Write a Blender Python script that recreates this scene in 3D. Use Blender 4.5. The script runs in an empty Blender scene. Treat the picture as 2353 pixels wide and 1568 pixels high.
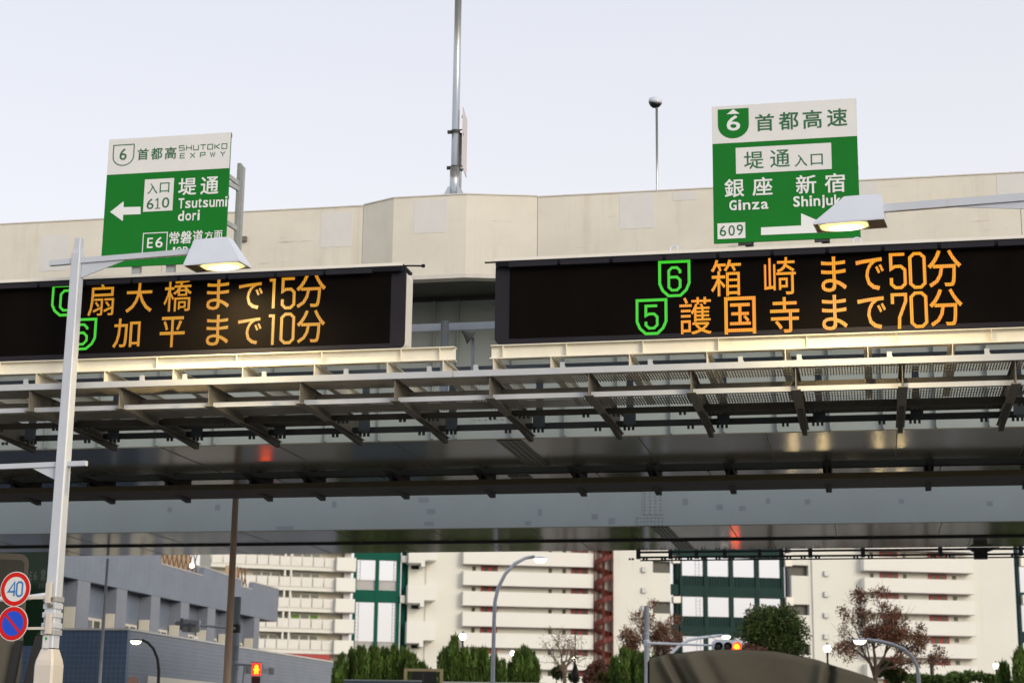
import bpy, math, random
import numpy as np
from mathutils import Vector
random.seed(7)
sc = bpy.context.scene
C = sc.collection
rad = math.radians

# ------------------------------------------------------------------ camera, sky, sun, exposure
F_PX = 4000.0                       # focal length in units of a 2352 x 1568 frame
YAW, PITCH, ROLL, EYE = rad(11.7), math.atan(.2315), rad(.71), 1.6
f0 = np.array([-math.sin(YAW), math.cos(YAW), 0.]); r0 = np.array([math.cos(YAW), math.sin(YAW), 0.]); u0 = np.array([0, 0, 1.])
fc = f0*math.cos(PITCH) + u0*math.sin(PITCH); uc = u0*math.cos(PITCH) - f0*math.sin(PITCH)
RC = r0*math.cos(ROLL) + uc*math.sin(ROLL); UC = uc*math.cos(ROLL) - r0*math.sin(ROLL)
cam_d = bpy.data.cameras.new('camera'); cam = bpy.data.objects.new('camera', cam_d); C.objects.link(cam)
cam_d.sensor_width = 36; cam_d.lens = 36*F_PX/2352; cam_d.clip_start = .1; cam_d.clip_end = 4000
cam_d.dof.use_dof = True; cam_d.dof.focus_distance = 34.5; cam_d.dof.aperture_fstop = 1.5
from mathutils import Matrix
M4 = Matrix(((RC[0], UC[0], -fc[0], 0), (RC[1], UC[1], -fc[1], 0), (RC[2], UC[2], -fc[2], EYE), (0, 0, 0, 1)))
cam.matrix_world = M4
sc.camera = cam

SUN_EL, SUN_AZ = rad(17), rad(133)   # azimuth from +Y (north) towards +X (east)
world = bpy.data.worlds.new('World'); sc.world = world; world.use_nodes = True
wn = world.node_tree; wn.nodes.clear()
sky = wn.nodes.new('ShaderNodeTexSky'); sky.sky_type = 'NISHITA'; sky.sun_disc = False
sky.sun_elevation = SUN_EL; sky.sun_rotation = SUN_AZ; sky.dust_density = 3.0; sky.air_density = 1.0; sky.ozone_density = 1.0
bgs = wn.nodes.new('ShaderNodeBackground'); bgs.inputs[1].default_value = .05
veil = wn.nodes.new('ShaderNodeBackground')       # even thin cloud veil over the whole sky, paler low down
wg = wn.nodes.new('ShaderNodeTexCoord'); ws = wn.nodes.new('ShaderNodeSeparateXYZ')
wr = wn.nodes.new('ShaderNodeValToRGB')
wr.color_ramp.elements[0].position = 0.16; wr.color_ramp.elements[0].color = (.84, .785, .775, 1)
low = wr.color_ramp.elements.new(0.07); low.color = (.72, .655, .655, 1)     # greyer haze near the horizon
wr.color_ramp.elements[2].position = .55; wr.color_ramp.elements[2].color = (.645, .655, .71, 1)
wadd = wn.nodes.new('ShaderNodeAddShader'); wo = wn.nodes.new('ShaderNodeOutputWorld')
L = wn.links.new
L(wg.outputs['Generated'], ws.inputs[0]); L(ws.outputs['Z'], wr.inputs[0]); L(wr.outputs[0], veil.inputs[0])
L(sky.outputs[0], bgs.inputs[0]); L(bgs.outputs[0], wadd.inputs[0]); L(veil.outputs[0], wadd.inputs[1]); L(wadd.outputs[0], wo.inputs[0])
veil.inputs[1].default_value = 1.0

sun_d = bpy.data.lights.new('sun', 'SUN'); sun_d.energy = 1.35; sun_d.angle = rad(24); sun_d.color = (1, .93, .79)
sun = bpy.data.objects.new('sun', sun_d); C.objects.link(sun)
sdir = Vector((math.sin(SUN_AZ)*math.cos(SUN_EL), math.cos(SUN_AZ)*math.cos(SUN_EL), math.sin(SUN_EL)))
sun.rotation_euler = sdir.to_track_quat('Z', 'Y').to_euler()
sc.view_settings.view_transform = 'Standard'; sc.view_settings.look = 'None'; sc.view_settings.gamma = 1
sc.view_settings.exposure = 0.0; sc.view_settings.use_curve_mapping = False
sc.render.engine = 'CYCLES'
cy = sc.cycles; cy.use_denoising = True; cy.max_bounces = 6; cy.diffuse_bounces = 4; cy.glossy_bounces = 3
cy.sample_clamp_indirect = 6; cy.caustics_reflective = False; cy.caustics_refractive = False

# ------------------------------------------------------------------ from a place in the photograph to a point on a plane of the site
O3 = np.array([0, 0, EYE])
def ray(x, y): return fc*F_PX + RC*(x-1176) - UC*(y-784)
def at(x, y, Y):
    d = ray(x, y); return O3 + d*(Y/d[1])
def onx(x, y, X):
    d = ray(x, y); return O3 + d*(X/d[0])
def atd(x, y, dep):
    d = ray(x, y); return O3 + d*(dep/(d@f0))
def onp(x, y, pt, n):
    d = ray(x, y); return O3 + d*(((np.array(pt)-O3)@n)/(d@n))

class Frame:                         # local axes: s to the right, t away, z up
    def __init__(s, o, a, n): s.o = np.array(o, float); s.a = np.array(a, float); s.n = np.array(n, float)
    def p(s, S, T, Z): return s.o + s.a*S + s.n*T + u0*Z
    def l(s, P):
        q = np.array(P)-s.o; return q@s.a, q@s.n, q[2]
    def px(s, x, y, T=0):            # point of the plane t = T seen at (x, y), as (s, z)
        q = onp(x, y, s.o+s.n*T, s.n); a, b, c = s.l(q); return a, c
def frame_yaw(o, deg):               # deg > 0: right end farther from the camera
    b = rad(deg); return Frame(o, r0*math.cos(b)+f0*math.sin(b), f0*math.cos(b)-r0*math.sin(b))
WF = Frame((0, 0, 0), (1, 0, 0), (0, 1, 0))

# ------------------------------------------------------------------ materials
MATS = {}
def mat(name, col, rough=.6, metal=0., var=.12, vscale=1.5, vdetail=4, bump=0., bscale=40, stretch=None, stain=None, stain_scale=(1, 1, 1), stain_lo=.55, stain_hi=.75, spec=.5, emit=None, estr=0):
    m = bpy.data.materials.new(name); m.use_nodes = True; MATS[name] = m
    nt = m.node_tree; b = nt.nodes['Principled BSDF']; N = nt.nodes.new; K = nt.links.new
    b.inputs['Roughness'].default_value = rough; b.inputs['Metallic'].default_value = metal
    b.inputs['Specular IOR Level'].default_value = spec
    tc = N('ShaderNodeTexCoord'); src = tc.outputs['Object']
    out = None
    if var > 0:
        mp = N('ShaderNodeMapping'); K(src, mp.inputs[0])
        if stretch: mp.inputs['Scale'].default_value = stretch
        no = N('ShaderNodeTexNoise'); no.inputs['Scale'].default_value = vscale; no.inputs['Detail'].default_value = vdetail; no.inputs['Roughness'].default_value = .65
        K(mp.outputs[0], no.inputs[0])
        rp = N('ShaderNodeValToRGB'); rp.color_ramp.elements[0].position = .25; rp.color_ramp.elements[1].position = .75
        rp.color_ramp.elements[0].color = tuple(c*(1-var) for c in col)+(1,); rp.color_ramp.elements[1].color = tuple(min(1, c*(1+var)) for c in col)+(1,)
        K(no.outputs[0], rp.inputs[0]); out = rp.outputs[0]
    if stain:
        mp2 = N('ShaderNodeMapping'); K(src, mp2.inputs[0]); mp2.inputs['Scale'].default_value = stain_scale
        n2 = N('ShaderNodeTexNoise'); n2.inputs['Scale'].default_value = 1; n2.inputs['Detail'].default_value = 6; n2.inputs['Roughness'].default_value = .7
        K(mp2.outputs[0], n2.inputs[0])
        r2 = N('ShaderNodeValToRGB'); r2.color_ramp.elements[0].position = stain_lo; r2.color_ramp.elements[1].position = stain_hi
        r2.color_ramp.elements[0].color = (0, 0, 0, 1); r2.color_ramp.elements[1].color = (1, 1, 1, 1); K(n2.outputs[0], r2.inputs[0])
        mx = N('ShaderNodeMix'); mx.data_type = 'RGBA'; K(r2.outputs[0], mx.inputs[0])
        if out: K(out, mx.inputs[6])
        else: mx.inputs[6].default_value = tuple(col)+(1,)
        mx.inputs[7].default_value = tuple(stain)+(1,); out = mx.outputs[2]
    if out: K(out, b.inputs['Base Color'])
    else: b.inputs['Base Color'].default_value = tuple(col)+(1,)
    if bump > 0:
        nb = N('ShaderNodeTexNoise'); nb.inputs['Scale'].default_value = bscale; nb.inputs['Detail'].default_value = 5; K(src, nb.inputs[0])
        bm = N('ShaderNodeBump'); bm.inputs['Strength'].default_value = bump; bm.inputs['Distance'].default_value = .02; K(nb.outputs[0], bm.inputs['Height']); K(bm.outputs[0], b.inputs['Normal'])
    if emit:
        b.inputs['Emission Color'].default_value = tuple(emit)+(1,); b.inputs['Emission Strength'].default_value = estr
    return m
def tiles(name, c1, c2, mortar, w, h, gap, axis='X', rough=.35, off=0):
    m = mat(name, c1, rough, var=0); nt = m.node_tree; N = nt.nodes.new; K = nt.links.new; b = nt.nodes['Principled BSDF']
    tc = N('ShaderNodeTexCoord'); sp = N('ShaderNodeSeparateXYZ'); cb = N('ShaderNodeCombineXYZ'); K(tc.outputs['Object'], sp.inputs[0])
    K(sp.outputs['Y' if axis == 'X' else 'X'], cb.inputs[0]); K(sp.outputs['Z'], cb.inputs[1])
    br = N('ShaderNodeTexBrick'); br.offset = off; br.inputs['Color1'].default_value = c1+(1,); br.inputs['Color2'].default_value = c2+(1,); br.inputs['Mortar'].default_value = mortar+(1,)
    br.inputs['Scale'].default_value = 1; br.inputs['Brick Width'].default_value = w; br.inputs['Row Height'].default_value = h; br.inputs['Mortar Size'].default_value = gap
    K(cb.outputs[0], br.inputs[0])
    no = N('ShaderNodeTexNoise'); no.inputs['Scale'].default_value = .7; no.inputs['Detail'].default_value = 5; K(tc.outputs['Object'], no.inputs[0])
    rp = N('ShaderNodeValToRGB'); rp.color_ramp.elements[0].color = (.78, .78, .8, 1); rp.color_ramp.elements[1].color = (1.15, 1.15, 1.15, 1); K(no.outputs[0], rp.inputs[0])
    mx = N('ShaderNodeMix'); mx.data_type = 'RGBA'; mx.blend_type = 'MULTIPLY'; mx.inputs[0].default_value = 1; K(br.outputs[0], mx.inputs[6]); K(rp.outputs[0], mx.inputs[7])
    K(mx.outputs[2], b.inputs['Base Color']); return m
def led(name, c1, c2, st):
    m = mat(name, (0, 0, 0), .5, var=0); nt = m.node_tree; N = nt.nodes.new; K = nt.links.new; b = nt.nodes['Principled BSDF']
    tc = N('ShaderNodeTexCoord'); ck = N('ShaderNodeTexVoronoi'); ck.inputs['Scale'].default_value = 25; ck.inputs['Randomness'].default_value = 0
    K(tc.outputs['Object'], ck.inputs[0]); rp = N('ShaderNodeValToRGB'); rp.color_ramp.elements[0].position = .3; rp.color_ramp.elements[1].position = .75
    rp.color_ramp.elements[0].color = c1+(1,); rp.color_ramp.elements[1].color = c2+(1,); K(ck.outputs[0], rp.inputs[0]); K(rp.outputs[0], b.inputs['Emission Color']); b.inputs['Emission Strength'].default_value = st
    return m
mat('asphalt', (.15, .145, .13), .85, bump=.3); mat('paving', (.28, .27, .25), .85, bump=.2); mat('soil', (.22, .20, .165), .9)
mat('road_paint', (.75, .75, .72), .6)
mat('concrete', (.70, .675, .60), .8, var=.06, vscale=.8, bump=.15, stain=(.26, .22, .18), stain_scale=(.55, .55, 9), stain_lo=.645, stain_hi=.76)
def weather(name, sc_, lo, hi, col, fac):      # a further layer of wear, with its own direction of run
    m = MATS[name]; nt = m.node_tree; N = nt.nodes.new; K = nt.links.new; b = nt.nodes['Principled BSDF']; src = b.inputs['Base Color'].links[0].from_socket
    tc = N('ShaderNodeTexCoord'); mp = N('ShaderNodeMapping'); mp.inputs['Scale'].default_value = sc_; mp.inputs['Location'].default_value = (3.3, 1.7, 8.1); K(tc.outputs['Object'], mp.inputs[0])
    no = N('ShaderNodeTexNoise'); no.inputs['Scale'].default_value = 1; no.inputs['Detail'].default_value = 7; no.inputs['Roughness'].default_value = .72; K(mp.outputs[0], no.inputs[0])
    rp = N('ShaderNodeValToRGB'); rp.color_ramp.elements[0].position = lo; rp.color_ramp.elements[1].position = hi; rp.color_ramp.elements[0].color = (0, 0, 0, 1); rp.color_ramp.elements[1].color = (fac, fac, fac, 1); K(no.outputs[0], rp.inputs[0])
    mx = N('ShaderNodeMix'); mx.data_type = 'RGBA'; K(rp.outputs[0], mx.inputs[0]); K(src, mx.inputs[6]); mx.inputs[7].default_value = col+(1,); K(mx.outputs[2], b.inputs['Base Color'])
weather('concrete', (2.6, 2.6, .22), .52, .8, (.40, .34, .26), .36); weather('concrete', (.35, .35, .5), .5, .75, (.52, .48, .42), .25)
mat('patch_paint', (.66, .665, .66), .7, var=.04, vscale=2)
mat('coping', (.62, .60, .56), .6, var=.1, vscale=3)
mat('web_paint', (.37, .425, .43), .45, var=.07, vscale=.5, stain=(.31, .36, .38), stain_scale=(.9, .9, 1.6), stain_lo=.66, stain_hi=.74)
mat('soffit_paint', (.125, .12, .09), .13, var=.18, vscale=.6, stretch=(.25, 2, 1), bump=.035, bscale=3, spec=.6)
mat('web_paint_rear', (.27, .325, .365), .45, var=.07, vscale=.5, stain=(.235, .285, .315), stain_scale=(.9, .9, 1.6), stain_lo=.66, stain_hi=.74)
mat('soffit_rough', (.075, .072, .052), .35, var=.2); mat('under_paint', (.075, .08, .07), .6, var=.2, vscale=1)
mat('dark_steel', (.032, .034, .038), .6, var=.25, vscale=2)
mat('web_patch', (.20, .245, .285), .45, var=.05)
mat('cream_steel', (.80, .77, .66), .5, var=.06, vscale=2, stain=(.42, .33, .2), stain_scale=(4, 4, 2), stain_lo=.72, stain_hi=.85)
mat('grey_steel', (.46, .49, .53), .5, var=.08, vscale=2, stain=(.3, .29, .26), stain_scale=(5, 5, 2), stain_lo=.66, stain_hi=.8)
mat('dull_steel', (.16, .15, .125), .6, var=.15, vscale=2, stain=(.17, .12, .08), stain_scale=(3, 3, 3), stain_lo=.6, stain_hi=.75)
mat('olive_steel', (.10, .09, .05), .6, var=.2); mat('brown_steel', (.036, .032, .022), .6, var=.3, vscale=3)
mat('grating', (.20, .185, .155), .6, var=.15, vscale=4)
mat('bluegrey_pipe', (.24, .28, .34), .45)
mat('kick_blue', (.07, .09, .115), .55, var=.2); mat('galvanised', (.5, .53, .56), .28, metal=.75, var=.08, vscale=3, stretch=(1, 1, .1))
mat('galv_dull', (.36, .38, .39), .5, metal=.3, var=.15, vscale=4, stain=(.25, .14, .07), stain_scale=(4, 4, 2), stain_lo=.68, stain_hi=.78)
mat('pole_paint', (.53, .575, .655), .4, var=.05, vscale=1.5, stain=(.48, .47, .44), stain_scale=(3, 3, .5), stain_lo=.6, stain_hi=.8)
mat('lamp_shell', (.62, .67, .77), .35, var=.04); mat('lamp_inner', (.06, .06, .05), .5)
mat('pole_base', (.62, .58, .52), .5, var=.06)
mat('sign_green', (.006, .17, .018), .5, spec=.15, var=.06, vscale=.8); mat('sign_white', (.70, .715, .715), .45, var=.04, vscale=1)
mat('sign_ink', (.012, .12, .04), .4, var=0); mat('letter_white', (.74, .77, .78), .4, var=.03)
mat('shade_green', (.006, .032, .017), .5, var=.1); mat('shade_letter', (.10, .13, .10), .5, var=.1)  # sign green and white darkened: the viaduct's shade is put into these colours
mat('sign_red', (.62, .012, .008), .5, spec=.2, var=.05); mat('sign_blue', (.018, .08, .62), .5, spec=.2, var=.05); mat('ink_blue', (.03, .19, .50), .4, var=0)
mat('display_black', (.0045, .0035, .003), .6, spec=.03, var=.25, vscale=1.2, stretch=(1, 1, .4)); mat('bezel', (.022, .021, .028), .6, spec=.12, var=.1); mat('hood_black', (.012, .014, .02), .6, spec=.15, var=.2, vscale=1)
mat('casing_white', (.78, .76, .70), .45, var=.05)
led('led_amber', (1, .62, .03), (.62, .10, .003), 1.25); led('led_amber_dim', (.95, .56, .03), (.42, .10, .003), 1.05); led('led_green', (.12, 1, .05), (.015, .42, .015), 1.0)
mat('tin', (.42, .44, .46), .4, metal=.2)
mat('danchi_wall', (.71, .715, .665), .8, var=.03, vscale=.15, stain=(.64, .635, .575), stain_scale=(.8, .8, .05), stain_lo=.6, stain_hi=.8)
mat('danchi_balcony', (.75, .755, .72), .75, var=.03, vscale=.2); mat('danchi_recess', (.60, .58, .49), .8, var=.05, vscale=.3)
mat('danchi_rail', (.66, .66, .63), .5, var=.04, vscale=1); mat('slab_edge', (.55, .52, .50), .8, var=.05)
mat('red_panel', (.33, .014, .012), .5, var=.1); mat('dark_pane', (.075, .075, .065), .3, spec=.2, var=.3, vscale=1); mat('window_glass', (.10, .125, .135), .15, spec=.35, var=.3, vscale=.5)
mat('frame_green', (.004, .088, .060), .6, spec=.12, var=.12, vscale=.4); mat('frame_dark', (.013, .038, .036), .6, spec=.12, var=.15, vscale=.4)
mat('grey_glass', (.42, .42, .43), .3, var=.05); mat('spiral_red', (.115, .016, .009), .6, var=.2, vscale=1); mat('screen_grey', (.56, .50, .43), .7, var=.1, stretch=(6, 6, .1))
mat('curtain_green', (.14, .30, .06), .8, var=.1, vscale=2); mat('black_hole', (.012, .012, .011), .8, var=0)
tiles('tile_grey', (.155, .19, .25), (.165, .20, .265), (.22, .25, .30), .7, .15, .018)
tiles('tile_pier', (.17, .20, .255), (.18, .21, .265), (.31, .31, .34), .22, .11, .012)
tiles('tile_low', (.17, .21, .27), (.19, .225, .285), (.27, .29, .33), .5, .2, .015, off=.5)
tiles('tile_blue', (.065, .115, .20), (.075, .125, .215), (.11, .17, .27), .24, .24, .02, axis='Y')
mat('white_panel', (.66, .63, .54), .6, var=.05); mat('lattice', (.20, .12, .07), .7, var=.2); mat('terracotta', (.50, .36, .23), .8, var=.15, vscale=2)
mat('wood_brown', (.36, .27, .21), .7, var=.15, vscale=2, stretch=(3, 3, .3)); mat('signal_pole', (.34, .41, .49), .45, var=.1, vscale=2)
mat('signal_grey', (.50, .55, .63), .5); mat('black', (.012, .012, .013), .45); mat('dark_red', (.10, .012, .015), .35)
mat('glow_red', (.4, .01, .01), .4, var=0, emit=(1, .004, .002), estr=14); mat('glow_amber_core', (.4, .1, .01), .4, var=0, emit=(1, .50, .02), estr=2.2)
mat('lamp_white', (.8, .8, .75), .4, var=0, emit=(1, .93, .78), estr=5.5); mat('lamp_yellow', (.8, .6, .3), .4, var=0, emit=(1, .74, .28), estr=1.6); mat('lamp_warm', (.8, .7, .5), .4, var=0, emit=(1, .88, .6), estr=9)
mat('canvas', (.078, .073, .057), .95, spec=.1, var=.12, vscale=1.2, bump=.25, bscale=12); mat('canvas_dark', (.05, .046, .034), .85)
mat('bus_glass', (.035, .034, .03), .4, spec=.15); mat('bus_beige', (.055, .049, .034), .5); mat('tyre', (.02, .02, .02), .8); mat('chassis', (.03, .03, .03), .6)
mat('conifer', (.058, .105, .010), .7, var=.45, vscale=1.6); mat('evergreen', (.046, .074, .011), .7, var=.5, vscale=1.2); mat('hedge', (.075, .13, .025), .7, var=.5, vscale=1.5)
mat('seed_brown', (.17, .075, .042), .8, var=.4, vscale=3); mat('bark', (.085, .06, .045), .85, var=.25, vscale=3); mat('bark_pale', (.20, .15, .11), .85, var=.25, vscale=3); mat('shrub_ochre', (.13, .115, .025), .8, var=.4, vscale=2); mat('twig_red', (.16, .075, .05), .8, var=.3)
mat('board_frame', (.36, .29, .16), .6, var=.1); mat('fence_white', (.6, .6, .57), .6); mat('bluewall', (.10, .16, .22), .6); mat('sticker', (.70, .71, .69), .5, var=0); mat('sticker_green', (.02, .28, .08), .5, var=0)
mat('conifer_tip', (.11, .20, .03), .7, var=.3, vscale=2)
mat('headlight', (.8, .8, .7), .3, var=0, emit=(1, .72, .32), estr=60)
mat('car_white', (.6, .6, .6), .3); mat('car_silver', (.3, .31, .33), .3)
mat('signboard_pink', (.66, .60, .60), .5, var=.06)

# ------------------------------------------------------------------ mesh helpers
ROOT = {}
def thing(name, label, cat, loc, group=None):
    o = bpy.data.objects.new(name, None); C.objects.link(o); o.location = tuple(loc); o.empty_display_size = .2
    o['label'] = label; o['category'] = cat
    if group: o['group'] = group
    ROOT[o.name] = np.array(loc, float); return o
def tag(o, label=None, cat=None, group=None, kind=None):
    if label: o['label'] = label
    if cat: o['category'] = cat
    if group: o['group'] = group
    if kind: o['kind'] = kind
    return o
class MB:
    def __init__(s, fr=None): s.v = []; s.f = []; s.fr = fr or WF
    def P(s, p): return s.fr.p(*p)
    def poly(s, pts, flip=False):
        n = len(s.v); s.v += [s.P(p) for p in pts]; idx = list(range(n, n+len(pts))); s.f.append(idx[::-1] if flip else idx); return s
    def hexa(s, p8):
        n = len(s.v); s.v += [s.P(p) for p in p8]
        for q in ((0, 3, 2, 1), (4, 5, 6, 7), (0, 1, 5, 4), (1, 2, 6, 5), (2, 3, 7, 6), (3, 0, 4, 7)): s.f.append([n+i for i in q])
        return s
    def box(s, x0, x1, y0, y1, z0, z1):
        x0, x1 = min(x0, x1), max(x0, x1); y0, y1 = min(y0, y1), max(y0, y1); z0, z1 = min(z0, z1), max(z0, z1)
        return s.hexa([(x0, y0, z0), (x1, y0, z0), (x1, y1, z0), (x0, y1, z0), (x0, y0, z1), (x1, y0, z1), (x1, y1, z1), (x0, y1, z1)])
    def prism(s, poly, a0, a1, axis):
        def mk(u, v, a): return {'s': (a, u, v), 't': (u, a, v), 'z': (u, v, a)}[axis]
        n = len(s.v); k = len(poly)
        s.v += [s.P(mk(u, v, a0)) for u, v in poly] + [s.P(mk(u, v, a1)) for u, v in poly]
        s.f.append(list(range(n, n+k))[::-1]); s.f.append(list(range(n+k, n+2*k)))
        for i in range(k):
            j = (i+1) % k; s.f.append([n+i, n+j, n+k+j, n+k+i])
        return s
    def tube(s, path, r, n=10, cap=True, sq=0):
        path = [np.array(s.P(p), float) for p in path]; m = len(path); rs = r if isinstance(r, (list, tuple)) else [r]*m
        base = len(s.v); up = None
        for i, p in enumerate(path):
            d = path[min(i+1, m-1)]-path[max(i-1, 0)]; d = d/np.linalg.norm(d)
            if up is None: up = np.array([0, 0, 1.]) if abs(d[2]) < .9 else np.array([1., 0, 0])
            a = np.cross(d, up); a /= np.linalg.norm(a); b = np.cross(a, d); up = b
            for k in range(n):
                t = 2*math.pi*(k+.5*sq)/n; s.v.append(p + (a*math.cos(t)+b*math.sin(t))*rs[i])
        for i in range(m-1):
            for k in range(n):
                q = base+i*n; k2 = (k+1) % n; s.f.append([q+k, q+k2, q+n+k2, q+n+k])
        if cap: s.f.append([base+k for k in range(n)]); s.f.append([base+(m-1)*n+k for k in range(n)][::-1])
        return s
    def bar(s, p, q, w, h=None):                  # square bar between two points, upright section
        p = np.array(s.P(p), float); q = np.array(s.P(q), float); h = h or w; d = q-p; d /= np.linalg.norm(d)
        up = np.array([0, 0, 1.]) if abs(d[2]) < .95 else np.array([0, 1., 0]); a = np.cross(d, up); a /= np.linalg.norm(a); b = np.cross(a, d); n = len(s.v)
        for e in (p, q):
            for i, j in ((-1, -1), (1, -1), (1, 1), (-1, 1)): s.v.append(e+a*i*w/2+b*j*h/2)
        for f in ((0, 1, 2, 3), (7, 6, 5, 4), (0, 4, 5, 1), (1, 5, 6, 2), (2, 6, 7, 3), (3, 7, 4, 0)): s.f.append([n+i for i in f])
        return s
    def lathe(s, c, prof, n=16, axis=None):       # profile of (radius, height) about a vertical axis, or a given one
        c = np.array(s.P(c), float); ax = np.array(axis, float) if axis is not None else u0; ax = ax/np.linalg.norm(ax)
        a = np.cross(ax, [0, 0, 1.] if abs(ax[2]) < .9 else [1., 0, 0]); a /= np.linalg.norm(a); b = np.cross(ax, a); base = len(s.v)
        for r, h in prof:
            for k in range(n):
                t = 2*math.pi*k/n; s.v.append(c+ax*h+(a*math.cos(t)+b*math.sin(t))*max(r, 1e-4))
        for i in range(len(prof)-1):
            for k in range(n):
                q = base+i*n; k2 = (k+1) % n; s.f.append([q+k, q+k2, q+n+k2, q+n+k])
        s.f.append([base+k for k in range(n)][::-1]); s.f.append([base+(len(prof)-1)*n+k for k in range(n)]); return s
    def stroke(s, pts, w, closed=False, T=0):     # flat mitred band on the plane t = T
        P = [np.array(p, float) for p in pts]; n = len(P); Lp, Rp = [], []
        for i in range(n):
            pa = P[i-1] if (closed or i > 0) else None; pb = P[(i+1) % n] if (closed or i < n-1) else None
            d1 = (P[i]-pa)/np.linalg.norm(P[i]-pa) if pa is not None else None; d2 = (pb-P[i])/np.linalg.norm(pb-P[i]) if pb is not None else None
            if d1 is None: d1 = d2
            if d2 is None: d2 = d1
            n1 = np.array([-d1[1], d1[0]]); n2 = np.array([-d2[1], d2[0]]); m = n1+n2; m = m/max(1e-6, m@m)*2
            if np.linalg.norm(m) > 2: m = m/np.linalg.norm(m)*2
            Lp.append(P[i]+m*w/2); Rp.append(P[i]-m*w/2)
        for i in range(n if closed else n-1):
            j = (i+1) % n; s.poly([(Lp[i][0], T, Lp[i][1]), (Rp[i][0], T, Rp[i][1]), (Rp[j][0], T, Rp[j][1]), (Lp[j][0], T, Lp[j][1])])
        return s
    def build(s, name, m, parent=None, kind=None, smooth=False, label=None, cat=None, bevel=0, group=None):
        base = np.zeros(3); q = parent
        while q is not None:
            if q.name in ROOT: base = ROOT[q.name]; break
            q = q.parent
        me = bpy.data.meshes.new(name); v = np.array(s.v, float) - base
        me.from_pydata(v.tolist(), [], s.f); me.materials.append(MATS[m]); me.validate(); me.update()
        if smooth: me.polygons.foreach_set('use_smooth', [True]*len(me.polygons))
        o = bpy.data.objects.new(name, me); C.objects.link(o); o.parent = parent
        if bevel:
            b = o.modifiers.new('edge', 'BEVEL'); b.width = bevel; b.segments = 2; b.limit_method = 'ANGLE'
        return tag(o, label, cat, group, kind)
def copies(o, offs, parent=None):               # copies of a part, sharing its mesh
    out = []
    for d in offs:
        c = o.copy(); C.objects.link(c); c.parent = parent or o.parent; c.location = tuple(np.array(o.location)+np.array(d)); out.append(c)
    return out

# glyphs: a character as a flat mesh scaled to a box
GL = {}
def glyph(ch, off=0.):
    if (ch, off) not in GL:
        cu = bpy.data.curves.new('g', 'FONT'); cu.body = ch; cu.offset = off; cu.resolution_u = 3; cu.fill_mode = 'FRONT' if hasattr(cu, 'fill_mode') else 'FRONT'
        o = bpy.data.objects.new('g', cu); C.objects.link(o); dg = bpy.context.evaluated_depsgraph_get()
        me = bpy.data.meshes.new_from_object(o.evaluated_get(dg)); V = np.array([tuple(v.co)[:2] for v in me.vertices]); Fs = [list(p.vertices) for p in me.polygons]
        bpy.data.objects.remove(o); bpy.data.curves.remove(cu); bpy.data.meshes.remove(me)
        lo, hi = V.min(0), V.max(0); GL[ch, off] = ((V-lo)/np.maximum(hi-lo, 1e-6), Fs)
    return GL[ch, off]
def put_glyph(mb, ch, a0, a1, b0, b1, T, off=0., shear=0.):
    V, Fs = glyph(ch); e = off*max(b1-b0, 1e-3)          # heavier weight: the outline repeated in thin layers, 0.3 mm apart
    for q, (dx, dy) in enumerate([(0, 0)] if e == 0 else [(0, 0), (-e, -e), (e, -e), (e, e), (-e, e)]):
        n = len(mb.v); mb.v += [mb.P((a0+e+(a1-a0-2*e)*x+dx, T-.0003*q, b0+e+(b1-b0-2*e)*y+dy+shear*(x-.5))) for x, y in V]; mb.f += [[n+i for i in f] for f in Fs]
def pxbox(x0, x1, y0, y1, Y):
    cx, cy_ = (x0+x1)/2, (y0+y1)/2; return at(x0, cy_, Y)[0], at(x1, cy_, Y)[0], at(cx, y1, Y)[2], at(cx, y0, Y)[2]
def text(mb, ch, x0, x1, y0, y1, Y, off=.006, slope=.04):
    sl = slope*(x1-x0)/2; a0, a1, b0, b1 = pxbox(x0, x1, y0+sl, y1-sl, Y)
    if ch == '1':
        m = (a0+a1)/2; mb.stroke([(a0+.01, b1-.05), (m-.005, b1-.012), (m, b0+.024)], .03, False, Y); mb.stroke([(a0, b0+.011), (a1, b0+.011)], .022, False, Y-.0004); return
    put_glyph(mb, ch, a0, a1, b0, b1, Y, off)

# ------------------------------------------------------------------ ground
tag(MB().poly([(-900, -300, 0), (900, -300, 0), (900, 1500, 0), (-900, 1500, 0)]).build('ground', 'soil'), kind='structure')
road = MB(); road.poly([(-14.5, -60, .004), (12, -60, .004), (12, 130, .004), (-14.5, 130, .004)]); road.build('road', 'asphalt', kind='structure')
MB().box(-19.5, -14.5, -60, 63, -.02, .13).build('pavement', 'paving', kind='structure')
MB().box(-60, 60, 130, 133, -.02, .13).build('pavement', 'paving', kind='structure')
lm = MB()
for X in (-7.5, -3.5, .5, 4.5):
    for k in range(20): lm.poly([(X-.08, -40+k*8, .008), (X+.08, -40+k*8, .008), (X+.08, -35+k*8, .008), (X-.08, -35+k*8, .008)])
lm.build('lane_marking', 'road_paint', kind='structure')
MB().box(-15.2, 12.8, 71, 75.5, -.02, .009).build('stop_crossing', 'road_paint', kind='structure') if False else None

# ------------------------------------------------------------------ front viaduct
XA, XB = -52., 28.
YP, YW = 39.32, 41.81
ZT, ZPB, ZW = 14.43, 12.49, 12.65; ZA = 8.98
va = thing('expressway_viaduct', 'front elevated expressway with cream parapet above twin steel box girders', 'viaduct', ((-11), 46, 0))
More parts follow.
